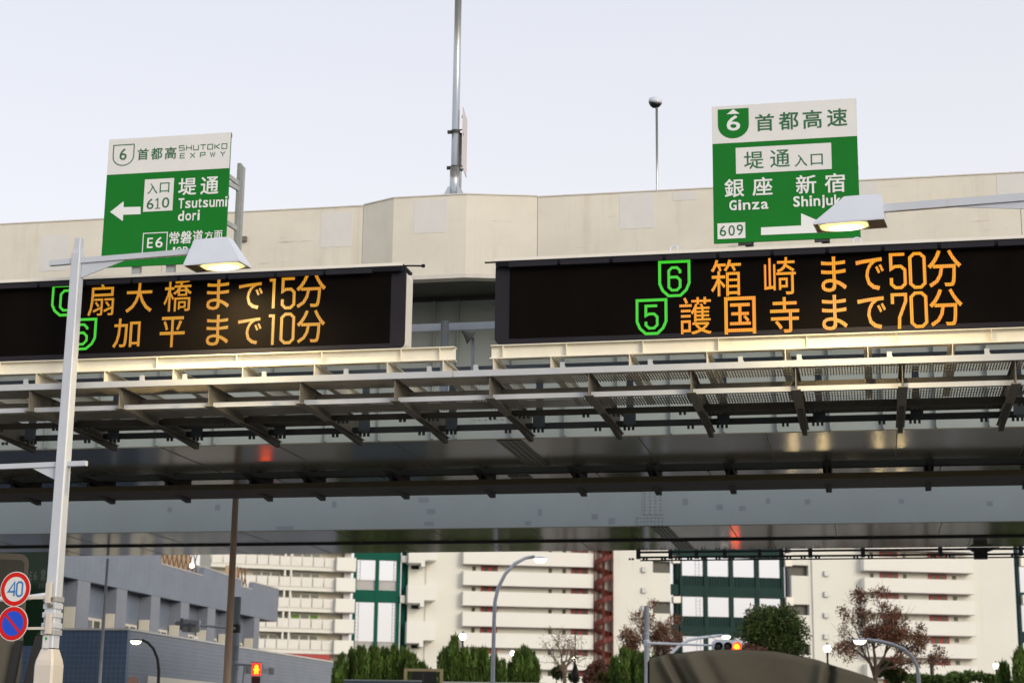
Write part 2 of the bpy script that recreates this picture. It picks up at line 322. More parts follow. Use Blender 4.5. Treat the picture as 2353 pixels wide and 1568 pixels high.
# parapet: plan line with a forward bay under the mast
xb = [at(835, 475, YP)[0], at(905, 457, YP-.43)[0], at(1072, 447, YP-.43)[0], at(1235, 455, YP)[0]]
def wall_seg(pts, z0, z1, th, name, m, par, **k):
    mb = MB(); 
    for (xa, ya), (xc, yc) in zip(pts[:-1], pts[1:]):
        mb.hexa([(xa, ya, z0), (xc, yc, z0), (xc, yc+th, z0), (xa, ya+th, z0), (xa, ya, z1), (xc, yc, z1), (xc, yc+th, z1), (xa, ya+th, z1)])
    return mb.build(name, m, par, **k)
joints = [XA, -32.1, -24.6, -17.1, xb[0]]
for a, b in zip(joints[:-1], joints[1:]): wall_seg([(a+.006, YP), (b-.006, YP)], ZPB, ZT, .3, 'parapet_panel', 'concrete', va)
wall_seg([(xb[0]+.004, YP), (xb[1], YP-.43), (xb[2], YP-.43), (xb[3]-.006, YP)], ZPB, ZT+.02, .3, 'parapet_bay', 'concrete', va)
joints = [xb[3], at(1640, 500, YP)[0]+.9, 3.6, 11, 18, XB]
for a, b in zip(joints[:-1], joints[1:]): wall_seg([(a+.006, YP), (b-.006, YP)], ZPB, ZT, .3, 'parapet_panel', 'concrete', va)
for pts in ([(XA, YP-.02), (xb[0]-.02, YP-.02)], [(xb[3]+.02, YP-.02), (XB, YP-.02)]): wall_seg(pts, ZT+.001, ZT+.03, .34, 'coping', 'coping', va)
wall_seg([(xb[0], YP-.02), (xb[1], YP-.45), (xb[2], YP-.45), (xb[3], YP-.02)], ZT+.022, ZT+.05, .34, 'coping', 'coping', va)
wall_seg([(XA, 50.62), (XB, 50.62)], ZPB, ZT-.75, .25, 'rear_parapet', 'concrete', va)
# lower lip of the parapet
wall_seg([(XA, YP-.012), (xb[0], YP-.012)], ZPB-.1, ZPB-.002, .31, 'edge_beam', 'coping', va); wall_seg([(xb[3], YP-.012), (XB, YP-.012)], ZPB-.1, ZPB-.002, .31, 'edge_beam', 'coping', va)
wall_seg([(xb[0], YP-.012), (xb[1], YP-.442), (xb[2], YP-.442), (xb[3], YP-.012)], ZPB-.1, ZPB-.002, .31, 'edge_beam', 'coping', va)
for x0, x1, y0, y1 in ((92, 157, 540, 622), (737, 808, 487, 567), (1423, 1503, 441, 525), (1962, 2016, 412, 500), (2290, 2420, 395, 470), (1545, 1600, 440, 460)):
    a0, a1, b0, b1 = pxbox(x0, x1, y0, y1, YP); MB().box(a0, a1, YP-.006, YP, b0, min(b1, ZT-.02)).build('repair_patch', 'patch_paint', va)
a0, a1, b0, b1 = pxbox(951, 1026, 458, 535, YP-.43); MB().box(a0, a1, YP-.436, YP-.43, b0, min(b1, ZT-.02)).build('repair_patch', 'patch_paint', va)
# anchor boxes on the parapet
for px_, py_ in ((562, 550), (320, 602)):
    p = at(px_, py_, YP); MB().box(p[0]-.07, p[0]+.07, YP-.09, YP-.001, p[2]-.06, p[2]+.06).build('anchor_box', 'dull_steel', va)
# deck slab with haunched cantilever
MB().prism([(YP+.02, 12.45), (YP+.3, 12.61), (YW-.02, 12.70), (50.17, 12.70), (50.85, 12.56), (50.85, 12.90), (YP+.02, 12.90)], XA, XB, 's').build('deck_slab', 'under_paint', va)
def girder(root, y0, y1, z0, z1, nm):
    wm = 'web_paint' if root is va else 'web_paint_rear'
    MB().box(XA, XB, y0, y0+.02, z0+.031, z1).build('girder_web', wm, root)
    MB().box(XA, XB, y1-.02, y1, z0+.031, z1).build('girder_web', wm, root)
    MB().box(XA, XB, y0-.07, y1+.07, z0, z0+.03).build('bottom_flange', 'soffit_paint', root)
girder(va, YW, 45.99, ZA, 12.69, 'front'); girder(va, 47.46, 50.06, ZA, 12.69, 'rear')
MB().box(XA, XB, YW-.12, YW-.001, 12.59, 12.69).build('top_flange', 'dark_steel', va)
# cross frames between the boxes
cf = MB().prism([(46.00, ZA+.2), (47.45, ZA+.2), (47.45, ZA+.9), (47.01, 12.11), (46.44, 12.11), (46.00, ZA+.9)], -.08, .08, 's').build('cross_frame', 'dark_steel', va)
cfx = [at(x, 1090, 46.33)[0] for x in (370, 565, 690, 890, 1095, 1313, 1492, 1671, 1899, 2137, 2370)]
cf.location.x = 0
b0_ = cfx[0]; cf.data.transform(Matrix.Translation((b0_, 0, 0))); copies(cf, [(x-b0_, 0, 0) for x in cfx[1:]] + [(cfx[0]-b0_-2.6*k, 0, 0) for k in (1, 2, 3)])
# web stiffeners and splices on the front web
st = [at(x, 720, YW)[0] for x in (1000, 1054, 640, 760, 880, 250, 380, 510, 1180, 1300, 1420, 1540, 1660, 1780, 1900, 2020, 2140, 2260, 130, 10)]
s0 = MB().box(st[0]-.012, st[0]+.012, YW-.12, YW-.002, ZA+.05, 12.58).build('stiffener', 'web_paint', va); copies(s0, [(x-st[0], 0, 0) for x in st[1:]])
def splice(root, x0, x1, y, z0, z1, nx, nz, rows):
    p = MB().box(x0, x1, y-.016, y-.001, z0, z1).build('splice_plate', 'web_paint' if root is va else 'web_paint_rear', root); b = MB()
    for i in range(nx):
        for j in range(nz):
            cx = x0+(i+.5)*(x1-x0)/nx; cz = z0+(j+.5)*(z1-z0)/nz; b.lathe((cx, y-.016, cz), [(.03, 0), (.03, .016), (.016, .03)], 6, axis=(0, -1, 0))
    b.build('bolts', 'web_paint' if root is va else 'web_paint_rear', p, kind='stuff')
xs = at(1098, 760, YW)[0]
splice(va, xs, xs+1.1, YW, 11.71, 12.45, 9, 3, 1); splice(va, xs+.35, xs+.85, YW, 9.96, 11.66, 4, 10, 1); splice(va, xs-.1, xs+1.3, YW, ZA+.3, ZA+.75, 10, 3, 1); splice(va, xs-.1, xs+1.3, YW, ZA+.8, ZA+1.1, 10, 2, 1)
def flange_splice(root, x, y0, y1, z):
    p = MB().box(x, x+.62, y0, y1, z-.018, z-.001).build('flange_splice', 'soffit_rough', root); b = MB()
    for i in range(4):
        for j in range(int((y1-y0)/.16)): b.lathe((x+.08+i*.15, y0+.08+j*.16, z-.018), [(.022, 0), (.022, .012)], 6, axis=(0, 0, -1))
    b.build('bolts', 'soffit_rough', p, kind='stuff')
flange_splice(va, at(1140, 1012, YW)[0], YW, 45.88, ZA); flange_splice(va, at(1180, 1090, 47.46)[0]-.2, 47.57, 49.95, ZA)
def seams(root, y0, y1, z, x0, step, n):
    p = MB().box(x0, x0+.035, y0, y1, z-.007, z-.001).build('weld_seam', 'soffit_rough', root); copies(p, [(step*k, 0, 0) for k in range(1, n)])
seams(va, YW-.06, 46.04, ZA, -30.3, 3.1, 12); seams(va, 47.42, 50.1, ZA, -29.1, 3.1, 12)
# hanging maintenance walkway under the rear box
zc = at(1176, 1099, 46.67)[2]
wk = MB().box(XA, XB, 46.67, 46.74, zc-.16, zc).build('catwalk_fascia', 'olive_steel', va)
MB().box(XA, XB, 46.75, 48.48, zc-.16, zc-.12).build('catwalk_floor', 'dark_steel', va)
hp = MB().box(-.03, .03, 46.68, 46.73, zc, ZA+.02).prism([(46.10, ZA-.001), (48.36, ZA-.001), (48.36, zc+.005), (47.57, zc+.005)], -.11, .11, 's').prism([(47.46, zc-.165), (48.48, zc-.165), (48.48, zc-.27)], -.08, .08, 's').build('hanger', 'dark_steel', va)
hx = cfx + [cfx[0]-2.4*k for k in (1, 2, 3)]; hp.data.transform(Matrix.Translation((hx[0], 0, 0))); copies(hp, [(x-hx[0], 0, 0) for x in hx[1:]])
for x in (-38, 17): 
    MB().box(x-1.6, x+1.6, 44, 49.5, 0, 8).build('pier', 'concrete', va); MB().box(x-2, x+2, 41.4, 50.6, 8, ZA-.01).build('pier_cap', 'concrete', va)

# ------------------------------------------------------------------ rear viaduct
YB = 61.; ZB = at(1176, 1213, YB)[2]
vb = thing('expressway_viaduct', 'rear elevated expressway carriageway, grey blue girder with darker touched-up squares', 'viaduct', (-13, 64, 0))
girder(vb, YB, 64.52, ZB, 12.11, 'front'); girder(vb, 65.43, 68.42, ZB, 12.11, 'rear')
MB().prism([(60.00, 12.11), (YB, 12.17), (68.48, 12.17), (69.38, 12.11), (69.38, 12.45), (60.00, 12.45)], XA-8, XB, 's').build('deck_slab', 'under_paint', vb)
wall_seg([(XA-8, 60.00), (XB, 60.00)], 12.46, 13.58, .25, 'parapet_panel', 'concrete', vb); wall_seg([(XA-8, 69.16), (XB, 69.16)], 12.46, 13.80, .25, 'parapet_panel', 'concrete', vb)
MB().tube([(XA, 64.97, ZB+.0), (XB, 64.97, ZB+.0)], .07, 8).build('drain_pipe', 'dark_steel', vb)
for x, y, w, h in ((500, 1165, 12, 14), (768, 1158, 10, 14), (973, 1148, 24, 12), (990, 1174, 20, 12), (985, 1202, 22, 10), (1240, 1176, 9, 16), (1213, 1201, 14, 10), (1366, 1186, 14, 13), (1405, 1196, 16, 14), (1574, 1152, 12, 15), (1653, 1164, 15, 12), (1705, 1167, 15, 11), (1764, 1150, 10, 13), (1855, 1152, 12, 12), (2070, 1151, 12, 10), (2273, 1156, 14, 11), (655, 1212, 40, 8), (390, 1170, 10, 12)):
    a0, a1, b0, b1 = pxbox(x-w/2, x+w/2, y-h/2, y+h/2, YB); MB().box(a0, a1, YB-.004, YB-.001, b0, b1).build('touch_up_patch', 'web_patch', vb)
a0, a1, b0, b1 = pxbox(1476, 1524, 1140, 1182, YB); splice(vb, a0, a1, YB, b0, b1+.3, 4, 8, 1); a0, a1, b0, b1 = pxbox(1461, 1526, 1184, 1209, YB); splice(vb, a0, a1, YB, b0, b1, 8, 3, 1)
flange_splice(vb, at(1495, 1214, YB)[0], YB, 64.41, ZB); flange_splice(vb, at(1540, 1250, 65.43)[0], 65.54, 68.36, ZB)
seams(vb, YB-.06, 64.56, ZB, -37.2, 3.6, 14); seams(vb, 65.38, 68.46, ZB, -36, 3.6, 14)
# hanging walkway at the far edge, right half
zq = at(1900, 1262, 69.95)[2]; xq = at(1462, 1264, 69.95)[0]; zq2 = at(1900, 1276, 69.95)[2]
MB().box(xq, XB, 69.95, 70.06, zq-.06, zq+.02).box(xq, XB, 69.95, 70.06, zq2-.02, zq2+.05).box(xq, XB, 71.08, 71.14, zq2-.02, zq2+.03).build('walkway_rail', 'dark_steel', vb)
wp = [at(x, 1268, 69.95)[0] for x in (1466, 1540, 1600, 1665, 1745, 1795, 1861, 1982, 2160, 2345)]
w0 = MB().box(wp[0]-.08, wp[0]+.08, 69.90, 70.08, zq2-.05, zq+.12).build('walkway_hanger', 'dark_steel', vb); copies(w0, [(x-wp[0], 0, 0) for x in wp[1:]])
bl = MB()
for x in wp:
    for k in (-.34, -.22, .22, .34): bl.box(x+k-.04, x+k+.04, 69.88, 70.01, zq2-.09, zq2-.02)
bl.build('bolts', 'dark_steel', vb, kind='stuff')
xj = at(2255, 1250, 67.80)[0]; MB().prism([(xj-.5, ZB), (xj+.7, ZB), (xj+.25, ZB-.15), (xj+.25, ZB-.42), (xj-.25, ZB-.42), (xj-.25, ZB-.15)], 68.59, 69.04, 't').build('bracket', 'dark_steel', vb)
for x in (-46, 19):
    MB().box(x-1.5, x+1.5, 62., 67., 0, 7).build('pier', 'concrete', vb); MB().box(x-2, x+2, 60.9, 68., 7, ZB-.01).build('pier_cap', 'concrete', vb)
# road mast lights etc. are separate things below

# ------------------------------------------------------------------ sign gantry: beams, walkway, outriggers
gn = thing('sign_gantry', 'steel gantry platform with cream beam, grating walkway and outriggers under the displays', 'gantry', (-9, 34, 8.2))
YD = 33.0; ZD0, ZD1 = 9.36, 11.02
XL0, XL1 = -21.5, at(930, 700, YD)[0]; XR0, XR1 = at(1137, 700, YD)[0], 6.2
def ibeam_x(x0, x1, y, z0, z1, d, m, name='beam', tf=.018):
    mb = MB(); mb.box(x0, x1, y-.006, y+.006, z0+tf, z1-tf); mb.box(x0, x1, y-d/2, y+d/2, z0, z0+tf); mb.box(x0, x1, y-d/2, y+d/2, z1-tf, z1); return mb.build(name, m, gn)
zb1 = ZD0-.02; zb0 = at(700, 834, YD)[2]
ZB0 = 9.06
for xa, xc in ((XL0, at(1045, 810, YD)[0]), (at(1127, 805, YD)[0], XR1)): ibeam_x(xa, xc, YD+.08, ZB0, ZD0-.02, .2, 'cream_steel', 'support_beam')
sx = [at(x, 820, YD)[0] for x in (1.5, 178, 361, 544, 739, 921, 1010, 1155, 1301, 1477, 1651, 1854, 2060, 2280)]
s1 = MB().box(sx[0]-.006, sx[0]+.006, YD-.018, YD+.07, ZB0+.02, ZD0-.04).build('beam_stiffener', 'cream_steel', gn); copies(s1, [(x-sx[0], 0, 0) for x in sx[1:]])
# cream short beams under the support beam, running back
ZS0 = 8.76
cx_ = [at(x, 852, YD)[0] for x in (-70, 89, 245, 402, 561, 725, 892, 1020, 1135, 1267, 1447, 1625, 1805, 1995, 2190, 2395)]
cb = MB(); X = cx_[0]
cb.box(X-.006, X+.006, 32.9, 36.6, ZS0+.016, ZB0-.018); cb.box(X-.075, X+.075, 32.9, 36.6, ZS0, ZS0+.016); cb.box(X-.075, X+.075, 32.9, 36.6, ZB0-.018, ZB0-.002)
cb = cb.build('cross_beam', 'cream_steel', gn); copies(cb, [(x-X, 0, 0) for x in cx_[1:]])
cl = MB().prism([(X-.03, ZB0+.02), (X+.03, ZB0+.02), (X+.012, ZB0+.075), (X-.012, ZB0+.075)], YD-.03, YD+.0, 't').box(X-.075, X+.075, YD-.07, YD-.025, ZB0+.001, ZB0+.02).build('beam_clip', 'cream_steel', gn); copies(cl, [(x-X, 0, 0) for x in cx_[1:]])
# blue-grey edge channel of the walkway, in two lengths, with short posts
ZC1, ZC0 = 8.735, 8.61; YC = 32.5
xcj = at(1040, 856, YC)[0]
MB().box(XL0, xcj-.015, YC, YC+.012, ZC0, ZC1).box(XL0, xcj-.015, YC+.013, YC+.07, ZC0, ZC0+.01).build('edge_channel', 'grey_steel', gn)
MB().box(xcj+.015, XR1, YC, YC+.012, ZC0, ZC1).box(xcj+.015, XR1, YC+.013, YC+.07, ZC0, ZC0+.01).build('edge_channel', 'grey_steel', gn)
px_ = [at(x, 845, YC)[0] for x in (60, 326, 424, 606, 794, 985, 1092, 1291, 1493, 1701, 1836, 2044, 2269)]
p0 = MB().box(px_[0]-.045, px_[0]+.045, YC+.014, YC+.05, ZC1-.05, ZC1+.11).box(px_[0]+.046, px_[0]+.06, YC+.02, YC+.045, ZC1-.02, ZC1+.03).build('short_post', 'grey_steel', gn); copies(p0, [(x-px_[0], 0, 0) for x in px_[1:]])
# outrigger brackets back to the girder
ZO1, ZO0 = 8.60, 8.17
ox = [at(x, 890, 32.56)[0] for x in (-135, 70, 276, 481, 690, 907, 1125, 1352, 1587, 1828, 2074, 2335, 2590)]
X = ox[0]
ob = MB().box(X-.007, X+.007, 32.54, 36.87, ZO0+.016, ZO1).box(X-.09, X+.09, 32.54, 36.87, ZO0, ZO0+.015).box(X-.06, X+.06, 32.54, 36.87, ZO1+.001, ZO1+.009)
ob = ob.build('outrigger', 'dull_steel', gn); copies(ob, [(x-X, 0, 0) for x in ox[1:]])
kb = MB().prism([(34.4, ZO0-.001), (36.85, ZO0-.001), (36.85, ZO0-.12)], X-.05, X+.05, 's').build('knee_plate', 'brown_steel', gn); copies(kb, [(x-X, 0, 0) for x in ox[1:]])
rp_ = MB().box(X+.26, X+.40, 36.0, 36.1, ZO0+.02, 9.3).box(X+.2, X+.46, 35.97, 35.995, ZO0+.05, ZO0+.28).build('rear_post', 'kick_blue', gn); copies(rp_, [(x-X, 0, 0) for x in ox[1:]])
# longitudinal members of the walkway
def lbar(y, z0, z1, m, nm='walkway_bar', d=.06):
    for a, b in zip(ox[:-1], ox[1:]): MB().box(a+.02, b-.02, y, y+d, z0, z1).build(nm, m, gn)
lbar(32.75, 8.19, 8.285, 'grey_steel'); lbar(33.55, 8.42, 8.55, 'dull_steel')
lbar(34.6, 8.2, 8.32, 'brown_steel'); lbar(36.12, 8.2, 8.33, 'dark_steel')
for i in (1, 2, 3, 8, 9, 10): MB().box(ox[i]+.03, ox[i+1]-.03, 34.75, 36.0, 8.36, 8.38).build('floor_plate', 'brown_steel', gn)
bl = MB()
for x in ox:
    for y in (34.55, 36.15):
        for k in (-.42, -.33, .2, .29, .38): bl.box(x+k-.025, x+k+.025, y-.02, y+.03, 8.13, 8.195)
bl.build('bolts', 'dark_steel', gn, kind='stuff')
def grate(y0, y1, z, nm):
    for a, b in zip(ox[:-1], ox[1:]):
        mb = MB(); n = int((b-a)/.055)
        for i in range(n): x = a+.04+i*(b-a-.08)/n; mb.box(x, x+.016, y0, y1, z, z+.035)
        for k in range(4): y = y0+k*(y1-y0-.012)/3; mb.box(a+.03, b-.03, y, y+.012, z+.031, z+.04)
        mb.build('grating', 'grating', gn, kind='stuff')
grate(32.6, 33.45, 8.62, 'u'); grate(33.7, 34.5, 8.33, 'l')
for x in (XL0-1.2, XR1+1.2): MB().box(x-.3, x+.3, 34.6, 35.4, 0, ZD1+.5).build('column', 'grey_steel', gn)
# post, rear rail and loudspeaker between the two displays
x0 = at(1021, 790, 34.9)[0]; zr = at(1060, 750, 35.2)[2]
MB().tube([(x0, 34.9, 8.6), (x0, 34.9, at(1021, 738, 34.9)[2])], .09, 12).build('post', 'bluegrey_pipe', gn, smooth=True)
MB().box(XL1-2, XR0+2, 35.2, 35.24, zr-.07, zr+.09).build('rear_rail', 'bluegrey_pipe', gn)
MB().box(XL0, XR1, 35.2, 35.24, at(1176, 866, 35.2)[2], at(1176, 838, 35.2)[2]).build('rear_kickboard', 'kick_blue', gn)
pb = at(1075, 770, 34.6)
ls = thing('loudspeaker', 'dark horn loudspeaker on the gantry in the gap between the displays', 'loudspeaker', tuple(pb))
MB().lathe(pb+np.array([-.12, 0, .1]), [(.03, -.02), (.05, .05), (.16, .22), (.17, .24), (.05, .2)], 14, axis=(.75, .3, -.55)).build('horn', 'lamp_inner', ls, smooth=True)
MB().box(pb[0]+.05, pb[0]+.11, pb[1]+.1, pb[1]+.16, pb[2]-1.1, pb[2]-.02).build('bracket', 'bluegrey_pipe', ls)

# ------------------------------------------------------------------ the two variable message displays
def display(label, xa, xc, round_left, round_right):
    t = thing('message_display', label, 'display', ((xa+xc)/2, YD, ZD0), 'amber LED message displays on the gantry')
    r = .12
    def rr(x0, x1, z0, z1, rl, rrt):
        pts = []
        def arc(cx, cz, a0, a1): 
            for k in range(6): t_ = rad(a0+(a1-a0)*k/5); pts.append((cx+r*math.cos(t_), cz+r*math.sin(t_)))
        (arc(x0+r, z0+r, 180, 270) if rl else pts.append((x0, z0))); (arc(x1-r, z0+r, 270, 360) if rrt else pts.append((x1, z0)))
        (arc(x1-r, z1-r, 0, 90) if rrt else pts.append((x1, z1))); (arc(x0+r, z1-r, 90, 180) if rl else pts.append((x0, z1)))
        return pts
    MB().prism(rr(xa, xc, ZD0, ZD1, round_left, round_right), YD, YD+.08, 't').build('bezel', 'bezel', t)
    MB().prism(rr(xa+.012, xc-.012, ZD0+.012, ZD1-.012, round_left, round_right), YD+.081, YD+.62, 't').build('casing', 'casing_white', t)
    scn = MB().box(xa+.3, xc-.3, YD-.012, YD-.001, ZD0+.1, ZD1-.13).build('screen', 'display_black', t)
    MB().prism([(YD-.16, ZD1-.03), (YD-.16, ZD1+.0), (YD+.62, ZD1+.04), (YD+.62, ZD1+.005), (YD-.0, ZD1+.005), (YD-.1, ZD1-.1), (YD-.13, ZD1-.1)], xa+.03, xc-.03, 's').build('hood', 'hood_black', t)
    MB().box(xa+.02, xc-.02, YD-.175, YD-.161, ZD1+.0, ZD1+.062).box(xa+.02, xc-.02, YD-.160, YD+.63, ZD1+.046, ZD1+.062).build('hood_cap', 'casing_white', t)
    n = int((xc-xa)/1.05)
    h0 = None
    for k in range(n):
        x = xa+.3+k*1.05; MB().box(x, x+.98, YD-.16, YD-.13, ZD1-.125, ZD1-.031).build('hood_panel', 'bezel', t)
    return t, scn
dl, scl = display('left amber display reading 扇大橋まで15分, partly behind the white lamp post', XL0, XL1, True, True)
dr, scr = display('right amber display reading 箱崎まで50分 and 護国寺まで70分', XR0, XR1, True, True)
YG = YD-.017
def dig(mb, ch, x0, x1, y0, y1, w):
    a0, a1, b0, b1 = pxbox(x0, x1, y0, y1, YG); h = w/2; a0 += h; a1 -= h; b0 += h; b1 -= h; W, H = a1-a0, b1-b0; c = W*.28
    S = {'0': ([(0, c), (c, 0), (W-c, 0), (W, c), (W, H-c), (W-c, H), (c, H), (0, H-c)], True), '1': ([(0, H), (W, H), (W, -h)], False),
         '5': ([(W, H), (0, H), (0, H*.57), (c, H*.64), (W-c, H*.64), (W, H*.64-c), (W, c), (W-c, 0), (c, 0), (0, c), (0, H*.3)], False),
         '7': ([(0, H*.72), (0, H), (W, H), (W, H*.8), (W*.5, H*.3), (W*.45, -h)], False),
         '6': ([(W, H*.74), (W, H-c), (W-c, H), (c, H), (0, H-c), (0, c), (c, 0), (W-c, 0), (W, c), (W, H*.58-c), (W-c, H*.58), (w*.5, H*.58)], False),
         'C': ([(W, H*.7), (W, H-c), (W-c, H), (c, H), (0, H-c), (0, c), (c, 0), (W-c, 0), (W, c), (W, H*.3)], False)}[ch]
    mb.stroke([(a0+p, b0+q) for p, q in S[0]], w, S[1], YG)
def shield(scn, ch, x0, x1, y0, y1):
    mb = MB(); a0, a1, b0, b1 = pxbox(x0, x1, y0+1, y1-1, YG); w = .055; h = w/2; a0 += h; a1 -= h; b0 += h; b1 -= h; W, H = a1-a0, b1-b0
    mb.stroke([(a0, b1), (a0, b0+H*.36), (a0+W*.1, b0+H*.16), (a0+W*.3, b0), (a1-W*.3, b0), (a1-W*.1, b0+H*.16), (a1, b0+H*.36), (a1, b1)], w, True, YG)
    mb.build('route_shield', 'led_green', scn); mb = MB(); cx = (x0+x1)/2; dig(mb, ch, cx-16, cx+16, y0+(y1-y0)*.17, y0+(y1-y0)*.84, .052); mb.build('character', 'led_green', scn)
def line(scn, items, m):
    for ch, x0, x1, y0, y1 in items:
        mb = MB()
        if ch in '01567': dig(mb, ch, x0, x1, y0, y1, .06)
        else: text(mb, ch, x0, x1, y0, y1, YG, .002 if ch in '護橋箱崎扇' else .006, .035)
        mb.build('character', m, scn)
shield(scl, 'C', 118, 187, 652, 727); shield(scl, '6', 151, 221, 730, 805)
line(scl, [('扇', 203, 262, 651, 726), ('大', 290, 350, 645, 718), ('橋', 377, 440, 641, 716), ('ま', 475, 527, 640, 712), ('で', 548, 603, 648, 711), ('1', 615, 632, 640, 708), ('5', 646, 679, 637, 710), ('分', 681, 748, 629, 707)], 'led_amber_dim')
line(scl, [('加', 260, 322, 730, 799), ('平', 367, 424, 726, 798), ('ま', 474, 525, 722, 794), ('で', 546, 600, 729, 792), ('1', 613, 630, 722, 792), ('0', 643, 677, 718, 790), ('分', 682, 746, 711, 788)], 'led_amber_dim')
shield(scr, '6', 1512, 1586, 597, 683); shield(scr, '5', 1460, 1533, 685, 770)
line(scr, [('箱', 1633, 1702, 595, 681), ('崎', 1755, 1828, 590, 678), ('ま', 1886, 1944, 588, 671), ('で', 1966, 2030, 591, 668), ('5', 2043, 2082, 581, 664), ('0', 2087, 2127, 579, 663), ('分', 2131, 2208, 573, 660)], 'led_amber')
line(scr, [('護', 1561, 1634, 681, 769), ('国', 1664, 1736, 680, 768), ('寺', 1769, 1836, 681, 765), ('ま', 1888, 1946, 676, 759), ('で', 1970, 2035, 680, 757), ('7', 2047, 2085, 673, 755), ('0', 2090, 2131, 669, 753), ('分', 2135, 2211, 662, 750)], 'led_amber')
# eye bolts and stub rods on the hoods
for t, x in ((dr, 1548), (dr, 1968)):
    p = at(x, 576 if x < 1700 else 560, YD); ring = [(p[0]+.075*math.cos(a), YD+.0, ZD1+.13+.075*math.sin(a)) for a in np.linspace(0, 2*math.pi, 15)]
    MB().tube(ring, .018, 6, cap=False).box(p[0]-.09, p[0]+.11, YD-.02, YD+.02, ZD1+.061, ZD1+.075).build('lifting_eye', 'lamp_shell', t, smooth=False)
MB().tube([(XL1-.3, YD-.1, ZD1+.02), (XL1+.2, YD-.1, ZD1-.0), (XL1+.36, YD-.1, ZD1-.01)], .018, 8).lathe((XL1+.36, YD-.1, ZD1-.01), [(.035, 0), (.04, .03), (.035, .06)], 8, axis=(1, 0, 0)).build('cable', 'hood_black', dl)
MB().tube([(XR0+.5, YD-.1, ZD1+.0), (XR0-.2, YD-.1, ZD1-.0)], .018, 8).build('cable', 'hood_black', dr)

# ------------------------------------------------------------------ green direction signs
def gsign(name, label, tl, tr, bl_, hy, Y, cut):
    a = at(*tl, Y); b = at(*tr, Y); c = at(*bl_, Y); x0, x1 = a[0], b[0]; z1 = (a[2]+b[2])/2; z0 = c[2]; zh = at(*hy, Y)[2]
    t = thing(name, label, 'road sign', ((x0+x1)/2, Y, z0), 'green expressway direction signs above the displays')
    MB().box(x0, x1, Y, Y+.04, z0, z1).build('panel', 'sign_green', t); MB().box(x0+.002, x1-.002, Y-.005, Y-.001, zh, z1-.002).build('header', 'sign_white', t)
    MB().box(x0-.004, x1+.004, Y+.041, Y+.07, z0+.02, z0+.1).box(x0-.004, x1+.004, Y+.041, Y+.07, z1-.1, z1-.02).box(x0-.004, x1+.004, Y+.041, Y+.07, (z0+z1)/2-.04, (z0+z1)/2+.04).build('back_rail', 'galv_dull', t)
    return t, x0, x1, z0, z1
YS = 33.75; YT = YS-.01
def word(t, m, items, off=.006, name='lettering', Y=YT, sl=.045):
    for ch, x0, x1, y0, y1 in items: mb = MB(); text(mb, ch, x0, x1, y0, y1, Y, off, sl); mb.build('character', m, t)
def spread(s, x0, x1, y0, y1, slope=-.045, ratio=None):   # letters of a word evenly inside a box that slopes with the sign
    w = {'i': .4, 'j': .45, 'l': .4, '1': .6, 'r': .62, 't': .62, 'm': 1.5, 'T': 1.05, 'W': 1.3, 'I': .4}; asc = set('ABCDEFGHIJKLMNOPQRSTUVWXYZ0123456789bdfhklit'); ws_ = [w.get(c, 1.) for c in s]; tot = sum(ws_)+.22*(len(s)-1); k = (x1-x0)/tot; x = x0; out = []
    H = y1-y0; 
    for c, q in zip(s, ws_):
        dy = slope*(x+q*k/2-(x0+x1)/2); top = y0 if c in asc else y0+H*.27; bot = y1
        if c in 'jp': bot = y1+H*.22; top = y0 if c == 'j' else top
        if c == 't': top = y0+H*.1
        out.append((c, x, x+q*k, top+dy, bot+dy)); x += (q+.22)*k
    return out
def plate(t, x0, x1, y0, y1, m, name, Y=YS-.005, th=.004):
    a0, a1, b0, b1 = pxbox(x0, x1, y0, y1, Y); MB().box(a0, a1, Y-th, Y, b0, b1).build(name, m, t)
def shield_plate(t, x0, x1, y0, y1, m, name, outline=0, Y=YS-.009):
    a0, a1, b0, b1 = pxbox(x0, x1, y0, y1, Y); W, H = a1-a0, b1-b0; pts = [(a0, b1)]
    for k in range(13):
        q = math.pi*k/12; pts.append((a0+W/2-W/2*math.cos(q)**1 if True else 0, b0+H*.45*(1-math.sin(q))))
    pts.append((a1, b1))
    if outline: MB().stroke(pts, outline, True, Y).build(name, m, t)
    else: MB().prism(pts, Y, Y+.003, 't').build(name, m, t)
